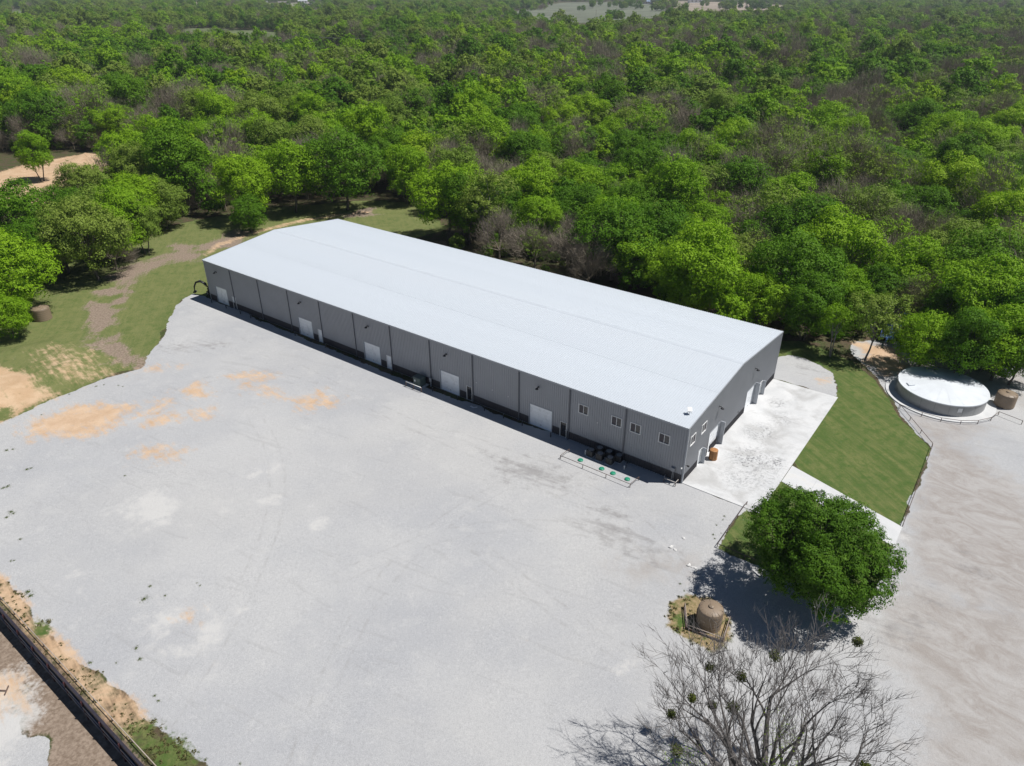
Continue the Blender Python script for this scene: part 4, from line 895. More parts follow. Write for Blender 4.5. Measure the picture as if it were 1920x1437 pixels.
def branch_tree(seed, H, R, limbs, depth=4, r0=.2, h0=1.2, kids=(3, 5), up=.55, twig=.02, trunk=True, mid_bend=.14, n0=6):
    """bare crown: tapered, forking limbs; returns vertices and quads"""
    rng = np.random.default_rng(seed); mb = MB(); tips = []
    def grow(p, d, L, r, lev):
        nseg = 4 if lev <= 1 else 3; pts = [p]; rr = [r]; dd = d.copy()
        for i in range(nseg):
            dd = dd+rng.normal(size=3)*mid_bend+np.array([0, 0, .05*(1 if lev > 0 else .3)]); dd /= np.linalg.norm(dd); pts.append(pts[-1]+dd*L/nseg); rr.append(r*(1-.68*(i+1)/nseg))
        mb.tube(pts, rr, max(3, n0-lev), False)
        if lev >= depth: tips.append(pts[-1]); return
        for k_ in range(rng.integers(*kids)+(1 if lev == depth-1 else 0)):
            t = rng.uniform(.3, 1.0) if k_ else 1.0; x = t*nseg; i = min(int(x), nseg-1); q = pts[i]+(pts[i+1]-pts[i])*(x-i)
            base = pts[i+1]-pts[i]; base /= np.linalg.norm(base); s_ = rng.normal(size=3); s_ -= base*(s_@base); s_ /= np.linalg.norm(s_)
            nd = base+s_*rng.uniform(.45, .95)+np.array([0, 0, .12]); nd /= np.linalg.norm(nd)
            grow(q, nd, L*rng.uniform(.50, .72), max(twig, rr[i]*rng.uniform(.45, .62)), lev+1)
    if trunk: mb.tube([(0, 0, -.4), (0, 0, .2), (.05, .02, h0)], [r0*1.9, r0*1.5, r0*1.3], 9, False)
    for i in range(limbs):
        a = 2*math.pi*(i+rng.uniform(-.3, .3))/limbs; el = rng.uniform(up*.55, up*1.55)
        d = np.array([math.cos(a)*math.cos(el), math.sin(a)*math.cos(el), math.sin(el)]); L = min(R/max(.2, math.cos(el)), H/max(.2, math.sin(el)))*rng.uniform(.40, .50)
        grow(np.array([0, 0, h0*.95]), d, L, r0*rng.uniform(.55, .85), 0)
    return mb, np.array(tips)
def twig_haze(rng, tips, n, spread, size, tw=.016):
    """fine outer twigs as slivers"""
    i = rng.integers(0, len(tips), n); P_ = tips[i]+rng.normal(size=(n, 3))*spread
    d = tips[i]-np.array([0, 0, 1.]); d /= np.linalg.norm(d, axis=1, keepdims=True); d = d+rng.normal(size=(n, 3))*.28; d /= np.linalg.norm(d, axis=1, keepdims=True)
    s_ = np.cross(d, rng.normal(size=(n, 3))); s_ /= np.linalg.norm(s_, axis=1, keepdims=True); L = size*rng.uniform(.6, 1.5, (n, 1))
    V = np.stack([P_-d*L*.5-s_*tw, P_-d*L*.5+s_*tw, P_+d*L*.5+s_*tw*.4, P_+d*L*.5-s_*tw*.4], 1).reshape(-1, 3)
    return V, np.arange(n*4).reshape(n, 4)
def mb_quads(mb): return np.array(mb.v, np.float32), np.array([q for q in mb.f if len(q) == 4], np.int32)

# ---- prototypes (R about 5 m, 11 m tall)
SHAPES = []
for i, (R, z0, z1, nl, hf, ns) in enumerate(((5.0, 1.4, 11.0, 46, 2.8, 1), (5.2, 2.0, 10.4, 54, 3.2, 1), (4.7, .8, 11.8, 44, 2.4, 2), (5.5, 1.6, 9.8, 60, 2.6, 1), (4.4, 2.4, 12.0, 42, 4.2, 3), (5.0, .5, 10.2, 50, 2.2, 1))):
    kw = dict(spread=.80, lr=(.15, .36), gap=.17)
    V, Fq, tint, C, lr_ = crown_geo(100+i, R, z0, z1, nl, 22000, .25, **kw)
    cm = np_mesh('crown', V, Fq, None, False, {'tint': ('FLOAT', tint)}); tm = trunk_mb(100+i, C[:14], lr_, hf, .19 if ns == 1 else .12, ns).mesh('trunk', M_BARK, True)
    V2, F2_, t2, _, _ = crown_geo(100+i, R, z0, z1, nl, 6000, .48, **kw)
    SHAPES.append((cm, tm, np_mesh('crown_far', V2, F2_, None, False, {'tint': ('FLOAT', t2)})))
SPARSE = []
for i, (R, z0, z1, nl, hf, ns) in enumerate(((4.2, 3.6, 11.5, 14, 4.2, 3), (3.6, 4.0, 12.5, 12, 5.0, 2), (4.6, 2.6, 9.5, 13, 3.0, 1))):
    V, Fq, tint, C, lr_ = crown_geo(200+i, R, z0, z1, nl, 6500, .24, lr=(.26, .46), gap=.30)
    SPARSE.append((np_mesh('crown', V, Fq, None, False, {'tint': ('FLOAT', tint)}), trunk_mb(200+i, C, lr_, hf, .13, ns).mesh('trunk', M_PALEBARK, True)))
BARE = []
for i in range(3):
    mb, tips = branch_tree(300+i, 9.5, 5.0, 7, 3, .15, 2.2, (3, 5), .75, .022)
    rng = np.random.default_rng(i); Va, Fa = mb_quads(mb); Vb, Fb = twig_haze(rng, tips, 5200, .75, .9)
    BARE.append(np_mesh('twig_crown', np.vstack([Va, Vb]), np.vstack([Fa, Fb+len(Va)]), M_TWIG))
HAZE_T = []
for i in range(3):
    V, Fq, tint, _, _ = crown_geo(260+i, 5.1, 2.6, 10.6, 30, 5200, .24, spread=.80, lr=(.22, .40), gap=.20)
    V2, F2_, t2, _, _ = crown_geo(260+i, 5.1, 2.6, 10.6, 30, 2600, .38, spread=.80, lr=(.22, .40), gap=.20)
    HAZE_T.append((np_mesh('crown', V, Fq, None, False, {'tint': ('FLOAT', tint)}), np_mesh('crown_far', V2, F2_, None, False, {'tint': ('FLOAT', t2)})))
_var = {}
def variant(me, key, ty):
    k_ = (key, ty)
    if k_ not in _var:
        c = me.copy(); c.materials.clear(); c.materials.append(LEAF[ty]); _var[k_] = c
    return _var[k_]
LOOK = {'d': 'deep green', 'b': 'bright green', 'y': 'yellow-green', 'o': 'olive green', 's': 'thin-leaved slender', 'g': 'grey leafless', 'h': 'hazy half-leaved'}
FORM = ('round', 'broad', 'tall', 'flat-topped', 'upright', 'bushy')
def zone_of(p):
    s_ = (p[:2]-BC[:2])@Uv[:2]; v_ = (p[:2]-BC[:2])@Vv[:2]
    if p[0] > 45 and p[1] < 125: return 'near the round tank'
    if v_ > BW and -12 < s_ < BL and v_ < BW+32: return 'just behind the building'
    if p[0] < -55 and p[1] < 150: return 'along the grass bank'
    if p[0] < -70 and p[1] < 290: return 'around the dirt clearing'
    return 'in the woods beyond the building'
def plant(p, sc, rz, ty, shape, label=None, thick=None, near=None):
    z_ = 0.0
    look = ('small ' if sc < .72 else 'large ' if sc > 1.02 else '')+LOOK[ty]+('' if ty in 'gs' else ' '+FORM[shape % 6])
    lab = label or f"{look} tree{' beside a '+LOOK[near]+' one' if near else ''} {zone_of(p)}".replace('a olive', 'an olive')
    t = empty('bare_tree' if ty == 'g' else 'leafy_tree', (p[0], p[1], z_), rz, lab, 'tree', None if label else 'woods: '+lab)
    t.scale = (sc, sc, sc*(1.0 if thick is None else thick))
    if ty == 'g': link('twig_crown', BARE[shape % 3], t)
    elif ty == 'h': link('crown', variant(HAZE_T[shape % 3][0], ('h', shape % 3), 'oby'[shape % 2 if shape < 5 else 2]), t); link('twig_crown', BARE[shape % 3], t)
    elif ty == 's':
        cm, tm = SPARSE[shape % 3]; link('crown', variant(cm, ('s', shape % 3), 'b' if shape % 2 else 'o'), t); link('trunk', tm, t)
    else:
        cm, tm, _ = SHAPES[shape % 6]; link('crown', variant(cm, ('n', shape % 6), ty), t); link('trunk', tm, t)
    return t
# ---- trees read off the photograph: crown centre (px), crown width (px), kind, shape
HAND = [
 (20,498,122,'b',3),(108,446,90,'o',0),(218,412,105,'b',2),(262,420,80,'o',4),(205,455,70,'h',1),(60,455,90,'d',1),(95,470,60,'g',0),(160,440,125,'o',1),(40,410,110,'d',0),(8,585,70,'b',5),(120,395,80,'d',2),(185,398,105,'o',3),(240,388,88,'b',1),(258,372,88,'b',0),(335,332,125,'d',4),(375,345,60,'g',1),
 (300,372,80,'o',5),(452,345,105,'b',0),(420,310,90,'g',2),(465,395,60,'d',5),(545,330,115,'b',1),(510,275,90,'o',2),(645,325,135,'d',3),(590,300,80,'d',0),(700,280,110,'b',4),(760,320,95,'b',2),(790,290,80,'g',0),
 (64,290,62,'b',4),(75,226,125,'d',3),(160,220,90,'h',1),(245,216,95,'d',4),(210,232,60,'b',2),(325,225,85,'g',2),(140,180,80,'y',1),(30,195,120,'b',0),
 (838,372,130,'b',1),(915,388,110,'s',0),(862,330,110,'o',2),(960,360,90,'b',3),(1005,410,100,'b',5),(1040,430,70,'s',1),(1025,330,90,'o',1),(1085,350,95,'b',0),(1160,345,85,'b',3),(1150,420,115,'b',2),(1235,430,130,'d',3),(1225,470,90,'d',0),(1215,365,80,'b',1),(1175,295,80,'d',4),
 (1105,488,90,'g',1),(1310,478,100,'s',1),(1350,505,95,'s',0),(1395,490,90,'s',0),(1330,425,90,'b',0),(1440,445,110,'d',1),(1490,500,150,'d',3),(1570,470,140,'b',0),(1520,570,110,'d',2),(1590,545,90,'b',1),(1480,380,110,'b',5),(1390,350,110,'d',1),
 (1645,590,110,'s',2),(1740,630,100,'b',3),(1690,480,110,'g',0),(1720,440,90,'g',2),(1790,470,110,'o',1),(1830,560,140,'b',0),(1780,590,100,'d',4),(1895,590,120,'d',1),(1905,500,120,'o',2),(1860,640,80,'d',2),(1915,660,90,'d',0),(1610,500,70,'b',4),(1735,395,90,'d',5),(1835,335,55,'d',3),(1775,350,100,'y',2),(1890,420,110,'y',0),(1640,400,110,'o',3),(1560,395,80,'y',1),(1050,230,75,'y',2),(1120,150,90,'d',3),
 (1570,615,70,'s',1),(1815,648,110,'d',4),(1888,632,120,'b',1),(1850,600,90,'d',2),(1765,545,90,'h',1),(1660,545,90,'d',0),(1700,560,80,'h',2),
]
PL = []
for (x, y, w, ty, sh) in HAND:
    hc = 6.5 if ty != 's' else 7.5
    for it in range(3):
        q = G(x, y, hc); dist = math.sqrt(q[0]**2+q[1]**2+(CAM_H-hc)**2); R = w/2*dist/F_PX; sc = R/(5.0 if ty not in 's' else 4.2); hc = np.clip(6.4*sc, 2.5, 9)
    PL.append((q[0], q[1], float(np.clip(sc, .4, 1.9)), ty, sh, 1))
# ---- the rest of the woods on a jittered lattice
P_VIEW = g2([(-80,288),(300,284),(315,335),(235,372),(130,440),(-80,490)])
def excluded(P_, mg=0.0):
    s_ = (P_-BC[:2])@Uv[:2]; v_ = (P_-BC[:2])@Vv[:2]
    ex = (s_ > -14-mg) & (s_ < BL+7+mg) & (v_ > -10) & (v_ < BW+9+mg)
    ex |= (s_ > 28) & (s_ < BL+4) & (v_ > 0) & (v_ < BW+17+mg)
    ex |= sd_poly(P_, P_GRAVEL) > -2-mg; ex |= sd_poly(P_, P_LAWN) > -3-mg; ex |= sd_poly(P_, P_BANK) > np.where(P_[:, 0] > -62, -5.0, -1.5)-mg; ex |= sd_poly(P_, P_CLEAR) > -3-mg
    ex |= sd_poly(P_, P_VIEW) > 0
    ex |= P_[:, 1] < 60
    return ex
def lattice(y0, y1, d):
    ys = np.arange(y0, y1, d*.87); out = []
    for j, yy in enumerate(ys):
        hw = .76*yy+45; xs_ = np.arange(-hw, hw, d)+(d/2 if j % 2 else 0); out.append(np.column_stack([xs_, np.full(len(xs_), yy)]))
    P_ = np.vstack(out); return P_+RNG.uniform(-.42, .42, P_.shape)*d
hp = np.array([(a[0], a[1]) for a in PL]); hs_ = np.array([a[2] for a in PL])
rings = [(70, 200, 6.0), (200, 330, 6.8), (330, 700, 8.0), (700, 1300, 10), (1300, 2200, 13), (2200, 4200, 19)]
fieldpoly = []
for v in FIELDS.values():
    cy_ = np.mean([q[1] for q in v[0]]); fieldpoly.append(g2([(x, y+(24 if y > cy_ else 0)) for x, y in v[0]]))
AUTO = []
for (y0, y1, d) in rings:
    P_ = lattice(y0, y1, d); ex = excluded(P_)
    jit = (fbm(P_[:, 0]/70, P_[:, 1]/70, 61, 3)-.5)*P_[:, 1]*.09
    for fp in fieldpoly: ex |= sd_poly(P_, fp) > jit
    P_ = P_[~ex]
    if y0 < 330:
        dm = np.min(np.linalg.norm(P_[:, None, :]-hp[None], axis=2)-hs_[None]*3.6, axis=1); P_ = P_[dm > 0]
    n = len(P_); big_ = fbm(P_[:, 0]/60, P_[:, 1]/60, 21, 3); bare_ = fbm(P_[:, 0]/45+9, P_[:, 1]/45, 33, 3)+.10*np.clip(P_[:, 0]/200, -1, 1); u = RNG.random(n)
    for i in range(n):
        px_, py_, zz = proj((P_[i, 0], P_[i, 1], 6)); r_ = u[i]
        pb = np.clip((bare_[i]-.50)*4.5, .05, .65)
        if r_ < pb: ty = 'g' if RNG.random() < .55 else 'h'
        else:
            q = big_[i]+RNG.normal()*.10; ty = 'd' if q < .36 else 'b' if q < .51 else 'h' if q < .57 else 'y' if q < .615 else 'o' if q < .72 else 'd'
        if y0 >= 700 and RNG.random() < .40: ty = 'o'
        sc = (RNG.uniform(.45, 1.0) if RNG.random() < .75 else RNG.uniform(1.0, 1.45))*(1.05 if y0 < 200 else 1.15 if y0 < 330 else 1.28 if y0 < 700 else 1.3 if y0 < 1300 else 1.4 if y0 < 2200 else 1.6)
        AUTO.append((P_[i, 0], P_[i, 1], sc, ty, int(RNG.integers(0, 6)), zz, px_, py_))
vis = [a for a in AUTO if -60 < a[6] < 1980 and -40 < a[7] < 1437]
vis.sort(key=lambda a: -a[2]/a[5]); 
ind = vis[:max(0, 300-len(PL))]; ind_set = set(id(a) for a in ind)
ALLT = [(a[0], a[1], a[3]) for a in PL]+[(a[0], a[1], a[3]) for a in ind]; ALLXY = np.array([(a[0], a[1]) for a in ALLT])
def neighbour(k_):
    d = np.hypot(*(ALLXY-ALLXY[k_]).T); d[k_] = 1e9; j_ = int(np.argmin(d)); return ALLT[j_][2] if d[j_] < 16 else None
for i, (x, y, sc, ty, sh, _) in enumerate(PL):
    lab = None
    if (HAND[i][0], HAND[i][1]) == (64, 290): lab = 'lone leafy tree with a bare trunk standing on the orange dirt clearing'
    if (HAND[i][0], HAND[i][1]) == (1105, 488): lab = 'low tangled dead tree right against the back of the metal building'
    if (HAND[i][0], HAND[i][1]) == (1835, 335): lab = 'small round dark green tree surrounded by grey leafless trees'
    plant(np.array([x, y]), sc, (i*1.7) % 6.28, ty, sh, lab, near=neighbour(i))
for i, a in enumerate(ind): plant(np.array([a[0], a[1]]), a[2], float(RNG.uniform(0, 6.28)), a[3], a[4], None, float(RNG.uniform(.82, 1.15)), neighbour(len(PL)+i))
# far woodland and undergrowth: one object, geometry-node instances
PROT = bpy.data.collections.new('woodland_prototypes')
pl_names = []
def proto(nm, me): o = bpy.data.objects.new(nm, me); PROT.objects.link(o); pl_names.append(nm)
order = ['d', 'b', 'y', 'o']; cnt = 0
for ty in order:
    for s_ in range(6): proto(f'tree_kind_{cnt:02d}', variant(SHAPES[s_][2], ('f', s_), ty)); cnt += 1
for s_ in range(3): proto(f'tree_kind_{cnt:02d}', BARE[s_]); cnt += 1
for s_ in range(6): proto(f'tree_kind_{cnt:02d}', variant(HAZE_T[s_ % 3][1], ('hf', s_ % 3), 'oby'[s_ % 2 if s_ < 5 else 2])); cnt += 1
FAR_SOLO = []
for (x0_, x1_, y_, n_, sc_) in ((1105, 1190, 14, 14, 1.5), (1150, 1185, 17, 6, 1.4), (1085, 1095, 22, 2, 1.3), (1140, 1165, 40, 8, 1.4), (1190, 1205, 20, 3, 1.4), (1235, 1245, 12, 2, 1.7), (1310, 1325, 13, 3, 1.5), (1345, 1445, 20, 22, 1.5), (1265, 1290, 27, 5, 1.2), (1010, 1022, 32, 3, .8), (905, 990, 44, 12, 1.2), (345, 400, 16, 8, 1.4), (480, 640, 14, 18, 1.3), (1480, 1920, 9, 60, 1.5), (1640, 1920, 16, 50, 1.2)):
    for _ in range(n_): FAR_SOLO.append((RNG.uniform(x0_, x1_), y_+RNG.normal()*1.2, sc_*RNG.uniform(.7, 1.2), int(RNG.choice([0, 2, 3, 5, 18, 20]))))
far = [a for a in AUTO if id(a) not in ind_set]
pts = [(a[0], a[1], 0.0) for a in far]; kind_ = [(24+a[4] % 3) if a[3] == 'g' else 27+a[4] if a[3] == 'h' else order.index(a[3])*6+a[4] for a in far]; scl = [a[2] for a in far]
for a in far:
    if a[3] == 'h' and a[5] < 700: pts.append((a[0], a[1], 0.0)); kind_.append(24+a[4] % 3); scl.append(a[2])
for (x, y, sc_, kk) in FAR_SOLO:
    q = G(x, y); pts.append((q[0], q[1], 0.0)); kind_.append(kk); scl.append(sc_)
# undergrowth beneath the near edge
UG = lattice(60, 430, 4.6); UG = UG[~excluded(UG, -1.2)]; UG = UG[RNG.random(len(UG)) < .55]
for q in UG:
    pts.append((q[0], q[1], -.45)); kind_.append(int(RNG.choice([0, 1, 4, 5, 18, 20, 22, 24, 25]))); scl.append(float(RNG.uniform(.16, .36) if q[1] < 170 else RNG.uniform(.35, .70)))
me = bpy.data.meshes.new('woodland'); me.vertices.add(len(pts)); me.vertices.foreach_set('co', np.array(pts, np.float32).ravel())
for an, typ, dat in (('kind', 'INT', kind_), ('scl', 'FLOAT', scl), ('turn', 'FLOAT', RNG.uniform(0, 6.28, len(pts))), ('tall', 'FLOAT', RNG.uniform(.72, 1.30, len(pts)))):
    a_ = me.attributes.new(an, typ, 'POINT'); a_.data.foreach_set('value', np.array(dat, np.int32 if typ == 'INT' else np.float32))
wd = link('woodland', me); tag(wd, 'dense spring woodland of green and grey trees reaching to the horizon', 'woodland', kind='stuff')
ng = bpy.data.node_groups.new('scatter_trees', 'GeometryNodeTree'); ng.interface.new_socket('Geometry', in_out='INPUT', socket_type='NodeSocketGeometry'); ng.interface.new_socket('Geometry', in_out='OUTPUT', socket_type='NodeSocketGeometry')
gi = ng.nodes.new('NodeGroupInput'); go = ng.nodes.new('NodeGroupOutput'); ip = ng.nodes.new('GeometryNodeInstanceOnPoints'); ci = ng.nodes.new('GeometryNodeCollectionInfo')
ci.inputs['Collection'].default_value = PROT; ci.inputs['Separate Children'].default_value = True; ci.inputs['Reset Children'].default_value = True
def named(nm, dt):
    n_ = ng.nodes.new('GeometryNodeInputNamedAttribute'); n_.data_type = dt; n_.inputs['Name'].default_value = nm; return n_.outputs['Attribute']
ip.inputs['Pick Instance'].default_value = True
cx_ = ng.nodes.new('ShaderNodeCombineXYZ'); ng.links.new(named('turn', 'FLOAT'), cx_.inputs[2])
e2r = ng.nodes.new('FunctionNodeEulerToRotation'); ng.links.new(cx_.outputs[0], e2r.inputs[0])
m2p = ng.nodes.new('GeometryNodeMeshToPoints')
ng.links.new(gi.outputs[0], m2p.inputs[0]); ng.links.new(m2p.outputs[0], ip.inputs['Points']); ng.links.new(ci.outputs[0], ip.inputs['Instance']); ng.links.new(named('kind', 'INT'), ip.inputs['Instance Index'])
ng.links.new(e2r.outputs[0], ip.inputs['Rotation']); sc_n = named('scl', 'FLOAT'); mz = ng.nodes.new('ShaderNodeMath'); mz.operation = 'MULTIPLY'; ng.links.new(sc_n, mz.inputs[0]); ng.links.new(named('tall', 'FLOAT'), mz.inputs[1]); sx = ng.nodes.new('ShaderNodeCombineXYZ')
ng.links.new(sc_n, sx.inputs[0]); ng.links.new(sc_n, sx.inputs[1]); ng.links.new(mz.outputs[0], sx.inputs[2]); ng.links.new(sx.outputs[0], ip.inputs['Scale']); ng.links.new(ip.outputs[0], go.inputs[0])
md = wd.modifiers.new('scatter', 'NODES'); md.node_group = ng

# ---- the big leafy tree by the walk
t = empty('leafy_tree', (27.3, 48.4, 0), 0, 'big round dense green tree beside the concrete walk', 'tree')
V, Fq, tint, C, lr_ = crown_geo(43, 7.0, .9, 10.8, 52, 120000, .175, spread=.76, lr=(.16, .33), top=.12, gap=.20, sub=.42, per=50)
LEAF['big'] = leaf_material('leaf_big', ((.056, .135, .008), (.070, .155, .010), (.150, .265, .024)))
link('crown', np_mesh('crown', V, Fq, LEAF['big'], False, {'tint': ('FLOAT', tint)}), t); trunk_mb(41, C[:40], lr_, 1.8, .34, 1, 10).build('trunk', M_BARK, t, True)
# ---- the bare tree with mistletoe
t = empty('bare_tree', (16.9, 28.2, 0), .4, 'large spreading leafless tree with mistletoe clumps at the gravel lot', 'tree')
mb, tips = branch_tree(58, 11.0, 9.8, 20, 4, .40, 1.5, (3, 5), .66, .018, True, .075, 8)
rng = np.random.default_rng(5); Va, Fa = mb_quads(mb); Vb, Fb = twig_haze(rng, tips, 11000, .14, .42, .008)
M_GREYBARK = mat('bark_grey', (.150, .136, .128), .9, 0, .3, 2.5)
link('branches', np_mesh('branches', Va, Fa, M_GREYBARK, True), t); link('twigs', np_mesh('twigs', Vb, Fb, M_GREYBARK), t)
LEAF['mist'] = leaf_material('leaf_mistletoe', ((.075, .100, .016), (.095, .115, .022), (.15, .16, .04)))
sel = Va[rng.choice(len(Va), 3000)]; hr_ = np.linalg.norm(sel[:, :2], axis=1); sel = sel[(hr_ > 3.5) & (hr_ < 8.8) & (sel[:, 2] > 4)]; used = []
for q in sel:
    if len(used) >= 16: break
    if all(np.linalg.norm(q-u) > 2.0 for u in used):
        used.append(q); n = 460; r_ = rng.uniform(.25, .5); d = rng.normal(size=(n, 3)); d /= np.linalg.norm(d, axis=1, keepdims=True); P_ = q+d*(r_*rng.uniform(.3, 1, (n, 1)))
        V, Fq, tint = leaves(rng, P_, d+rng.normal(size=(n, 3))*.5, .14); link('mistletoe_clump', np_mesh('mistletoe_clump', V, Fq, LEAF['mist'], False, {'tint': ('FLOAT', tint)}), t)
for q in tips[rng.choice(len(tips), 7)]:
    n = 420; P_ = q*np.array([.75, .75, .8])+rng.normal(size=(n, 3))*np.array([.65, .65, .5]); V, Fq, tint = leaves(rng, P_, rng.normal(size=(n, 3)), .09); tag(link('leaf_spray', np_mesh('leaf_spray', V, Fq, LEAF['y'], False, {'tint': ('FLOAT', tint)}), t), kind='stuff')

# ---- weeds on the gravel
LEAF['weed'] = leaf_material('leaf_weed', ((.095, .135, .04), (.12, .155, .05), (.19, .21, .09)))
def tuft_geo(rng, n, r, h, L):
    a = rng.uniform(0, 6.28, n); rr = r*np.abs(rng.normal(0, .55, n)); P_ = np.column_stack([rr*np.cos(a), rr*np.sin(a), h*rng.random(n)*(1-rr/r*.6)])
    return leaves(rng, P_, np.column_stack([np.cos(a), np.sin(a), np.full(n, .8)])+rng.normal(size=(n, 3))*.5, L, .35)
rng = np.random.default_rng(12); WT = []
for i in range(4):
    V, Fq, tint = tuft_geo(rng, 170, .40, .09, .10); WT.append(np_mesh('weed_leaves', V, Fq, LEAF['weed'], False, {'tint': ('FLOAT', tint)}))
WEEDS = [(270,1123,1.3),(281,1099,.8),(309,1117,.7),(375,1098,.6),(369,1093,.5),(52,1110,1.2),(57,1117,1.1),(168,1243,.9),(218,1243,.6),(290,1305,.7),(297,1314,.7),(50,880,1.0),(58,878,.9),(234,892,.7),(15,912,1.1),(6,915,1.0),(20,960,1.2),(12,970,.9),(25,963,.8),(38,1011,.8),(20,1052,.7),(26,1051,.6),(12,845,1.0),(24,843,.8),(1355,975,.6),(1358,968,.7),(1343,985,.6),(1337,1003,.7),(1352,1000,.5),(1340,1010,.6),(335,1400,.8),(348,1385,.7),(350,1420,.9),(385,1425,.7),(372,1410,.6),(450,1432,.6),(222,723,.7),(230,725,.6),(195,722,.7),(180,725,.8),(110,743,.8),(90,750,.7),(130,740,.7),(78,778,.6),(255,1215,1.0),(262,1236,.9),(1275,1095,.7),(1283,1108,.6)]
for i, (x, y, sc) in enumerate(WEEDS):
    p = G(x, y); t = link('weed_tuft', WT[i % 4]); t.location = (p[0], p[1], ground_z(p[0], p[1])-.02); t.rotation_euler = (0, 0, i*1.3); t.scale = (sc, sc, sc); tag(t, 'small green weed tuft growing through the gravel', 'weed', 'weed tufts on the gravel')
# rough grass on the strips: nobody could count it
rng = np.random.default_rng(77); Vs, Fs, Ts = [], [], []; off = 0
def rough(poly, dens, r=.22, h=.18, n=16, cond=None):
    global off
    lo, hi = poly.min(0), poly.max(0); m_ = int((hi-lo).prod()*dens); Q = rng.uniform(lo, hi, (m_, 2)); Q = Q[sd_poly(Q, poly) > -.3]; Q = Q[fbm(Q[:, 0]*.8, Q[:, 1]*.8, 8) > .46]
    for q in Q:
        nn = (q-WALL_A[:2])@WALL_N[:2]
        if -.6 < nn < .12: continue
        if cond == 'yard' and nn < 0: continue
        zg = -DROP if nn < 0 else 0.02
        V, Fq, tint = tuft_geo(rng, n, r*rng.uniform(.6, 1.5), h*rng.uniform(.5, 1.3), .2); V = V+np.array([q[0], q[1], zg-.03]); Vs.append(V); Fs.append(Fq+off); Ts.append(tint); off += len(V)
rough(STRAW[0], 3.2, .16, .12, 12, cond='yard'); rough(STRAW[1], 3.0); rough(GREENP[0], 6, cond='yard'); rough(GREENP[2], 6); rough(GREENP[1], 5, cond='yard')
LEAF['straw'] = leaf_material('leaf_straw', ((.10, .105, .035), (.13, .12, .045), (.24, .20, .10)))
tag(link('rough_grass', np_mesh('rough_grass', np.vstack(Vs), np.vstack(Fs), LEAF['straw'], False, {'tint': ('FLOAT', np.concatenate(Ts))})), 'rough straw-coloured grass on the strips beside wall and tank', 'grass', kind='stuff')
# white stones by the mauve track
M_STONE = mat('white_stone', (.62, .61, .59), .9, 0, .1, 6)
st_me = []
for i in range(3):
    r2 = np.random.default_rng(i+60); mb = MB().lathe([(.06, .0), (.13, .03), (.14, .08), (.08, .13), (.01, .14)], 7); mb.v = [tuple(np.array(v)*(1+r2.normal()*.12)) for v in mb.v]; st_me.append(mb.mesh('stone', M_STONE))
for i, (x, y) in enumerate(((1260,1024),(1266,1032),(1258,1026),(1298,1064),(1304,1066),(1310,1074),(1318,1080),(1325,1072),(1292,1060),(1330,1086),(1282,1010))):
    p = G(x, y); o = link('stone', st_me[i % 3]); o.location = (p[0], p[1], ground_z(p[0], p[1])-.02); o.rotation_euler = (0, 0, i*2.1); s_ = .7+.25*(i % 3); o.scale = (s_*1.4, s_, s_); tag(o, 'loose white stone on the gravel near the big tree shadow', 'stone', 'loose white stones')

# ================================================================== FAR THINGS
def house(px, py, w, d, h, rz, col, rcol, label):
    p = G(px, py); t = empty('farm_house', p, rz, label, 'house'); mw = mat('wall_'+label[:12], col, .8); mr = mat('roofing_'+label[:12], rcol, .7)
    MB().box(-w/2, w/2, -d/2, d/2, -.2, h).build('wall', mw, t)
    mb = MB(); rh = h+d*.28; mb.v = [(-w/2-.4, -d/2-.4, h-.1), (w/2+.4, -d/2-.4, h-.1), (w/2+.4, 0, rh), (-w/2-.4, 0, rh), (-w/2-.4, d/2+.4, h-.1), (w/2+.4, d/2+.4, h-.1)]; mb.f = [(0, 1, 2, 3), (3, 2, 5, 4), (0, 3, 4), (1, 5, 2), (0, 4, 5, 1)]; mb.build('roof', mr, t)
    for q in range(3): MB().box(-w*.35+q*w*.3, -w*.35+q*w*.3+w*.12, -d/2-.06, -d/2-.01, h*.4, h*.75).build('window', M_GLASS, t)
    MB().box(w*.40-.6, w*.40+.6, -d/2-.06, -d/2-.01, 0, 2.4).build('door', M_DKDOOR, t)
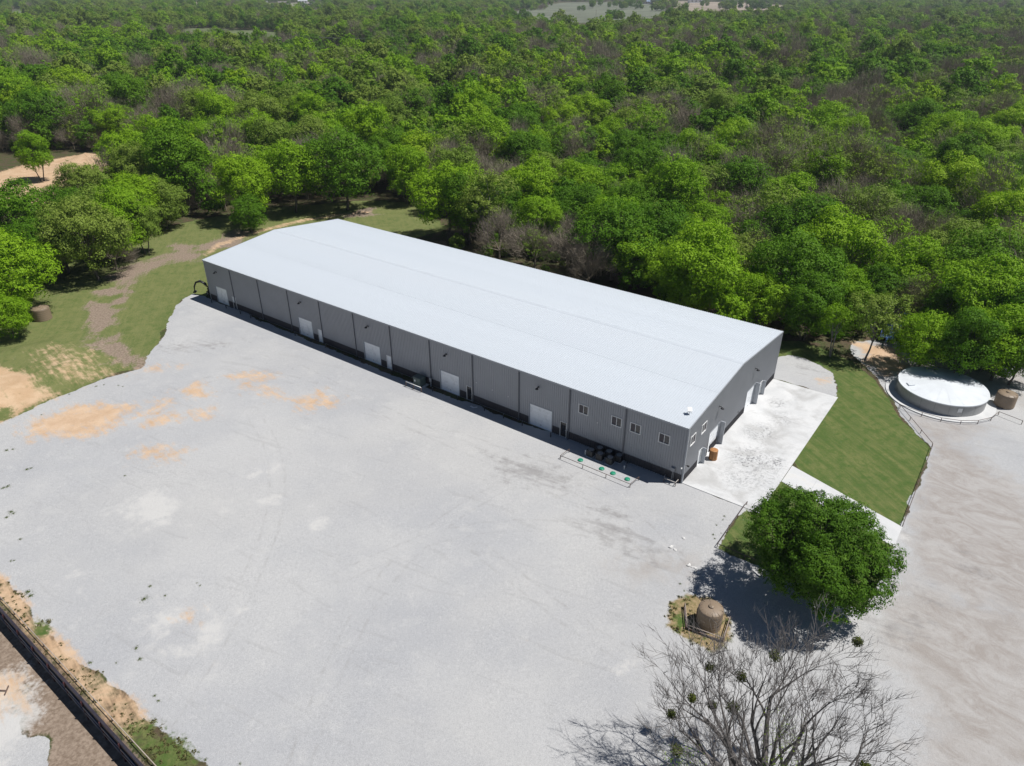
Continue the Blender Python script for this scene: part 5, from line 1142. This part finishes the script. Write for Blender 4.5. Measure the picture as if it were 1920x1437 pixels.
for hh in ((1303, 6, 40, 18, 9, .1, (.75, .75, .74), (.70, .70, .70), 'long white barn on the far dry field'), (1250, 7, 30, 16, 7, -.1, (.45, .40, .36), (.20, .09, .07), 'red-roofed house beside the long white barn'), (1215, 7.5, 26, 14, 6, .2, (.55, .56, .58), (.22, .30, .42), 'blue-roofed shed beyond the far pasture'), (568, 8, 26, 16, 9, .3, (.75, .75, .73), (.62, .62, .64), 'tall white farmhouse far off in the woods'), (585, 11, 24, 12, 5, -.2, (.45, .42, .38), (.30, .28, .26), 'low brown house below the tall white farmhouse'), (492, 9, 30, 14, 5, .1, (.30, .29, .28), (.22, .22, .23), 'dark low shed at the far bare lot'), (530, 9, 24, 12, 5, .0, (.40, .36, .32), (.20, .18, .16), 'brown shed between the far dark shed and the white farmhouse'), (4, 104, 9, 6, 3.2, .5, (.72, .72, .72), (.74, .74, .75), 'small white shed in the grey clearing')):
    house(*hh)
M_POLE = mat('pole_wood', (.14, .11, .085), .9)
pA, pB = G(590, 100), G(846, 100)
poles = []
for i, (p, lab) in enumerate(((G(560, 102), 'wooden utility pole at the glade end of the overhead cable'), (G(900, 102), 'wooden utility pole in the woods at the cable end'), (G(1117, 37), 'lone wooden utility pole on the far pasture'))):
    t = empty('utility_pole', p, .2, lab, 'pole'); MB().tube([(0, 0, -.5), (0, 0, 14)], [.22, .14], 8).build('shaft', M_POLE, t, True); MB().box(-1.2, 1.2, -.08, .08, 13.2, 13.4).build('crossarm', M_POLE, t); poles.append(p)
n = 16; mb = MB(); mb.tube([poles[0]+(poles[1]-poles[0])*i/n+np.array([0, 0, 13.4-2.4*(1-(2*i/n-1)**2)]) for i in range(n+1)], .06, 5); tag(mb.build('overhead_cable', mat('cable_grey', (.35, .36, .37), .5)), 'thin overhead cable strung above the far woods', 'cable')

# ================================================================== THE AIR
m = bpy.data.materials.new('haze'); m.use_nodes = True; nt_ = m.node_tree; nt_.nodes.clear()
pv = nt_.nodes.new('ShaderNodeVolumePrincipled'); pv.inputs['Color'].default_value = (.86, .92, 1.0, 1); pv.inputs['Density'].default_value = .0001; pv.inputs['Anisotropy'].default_value = .2
oo = nt_.nodes.new('ShaderNodeOutputMaterial'); nt_.links.new(pv.outputs[0], oo.inputs['Volume'])
tag(MB().box(-6300, 6300, -2800, 7800, -4.0, 56.0).build('haze', m), 'thin blue air over the whole woodland', 'haze', kind='stuff')
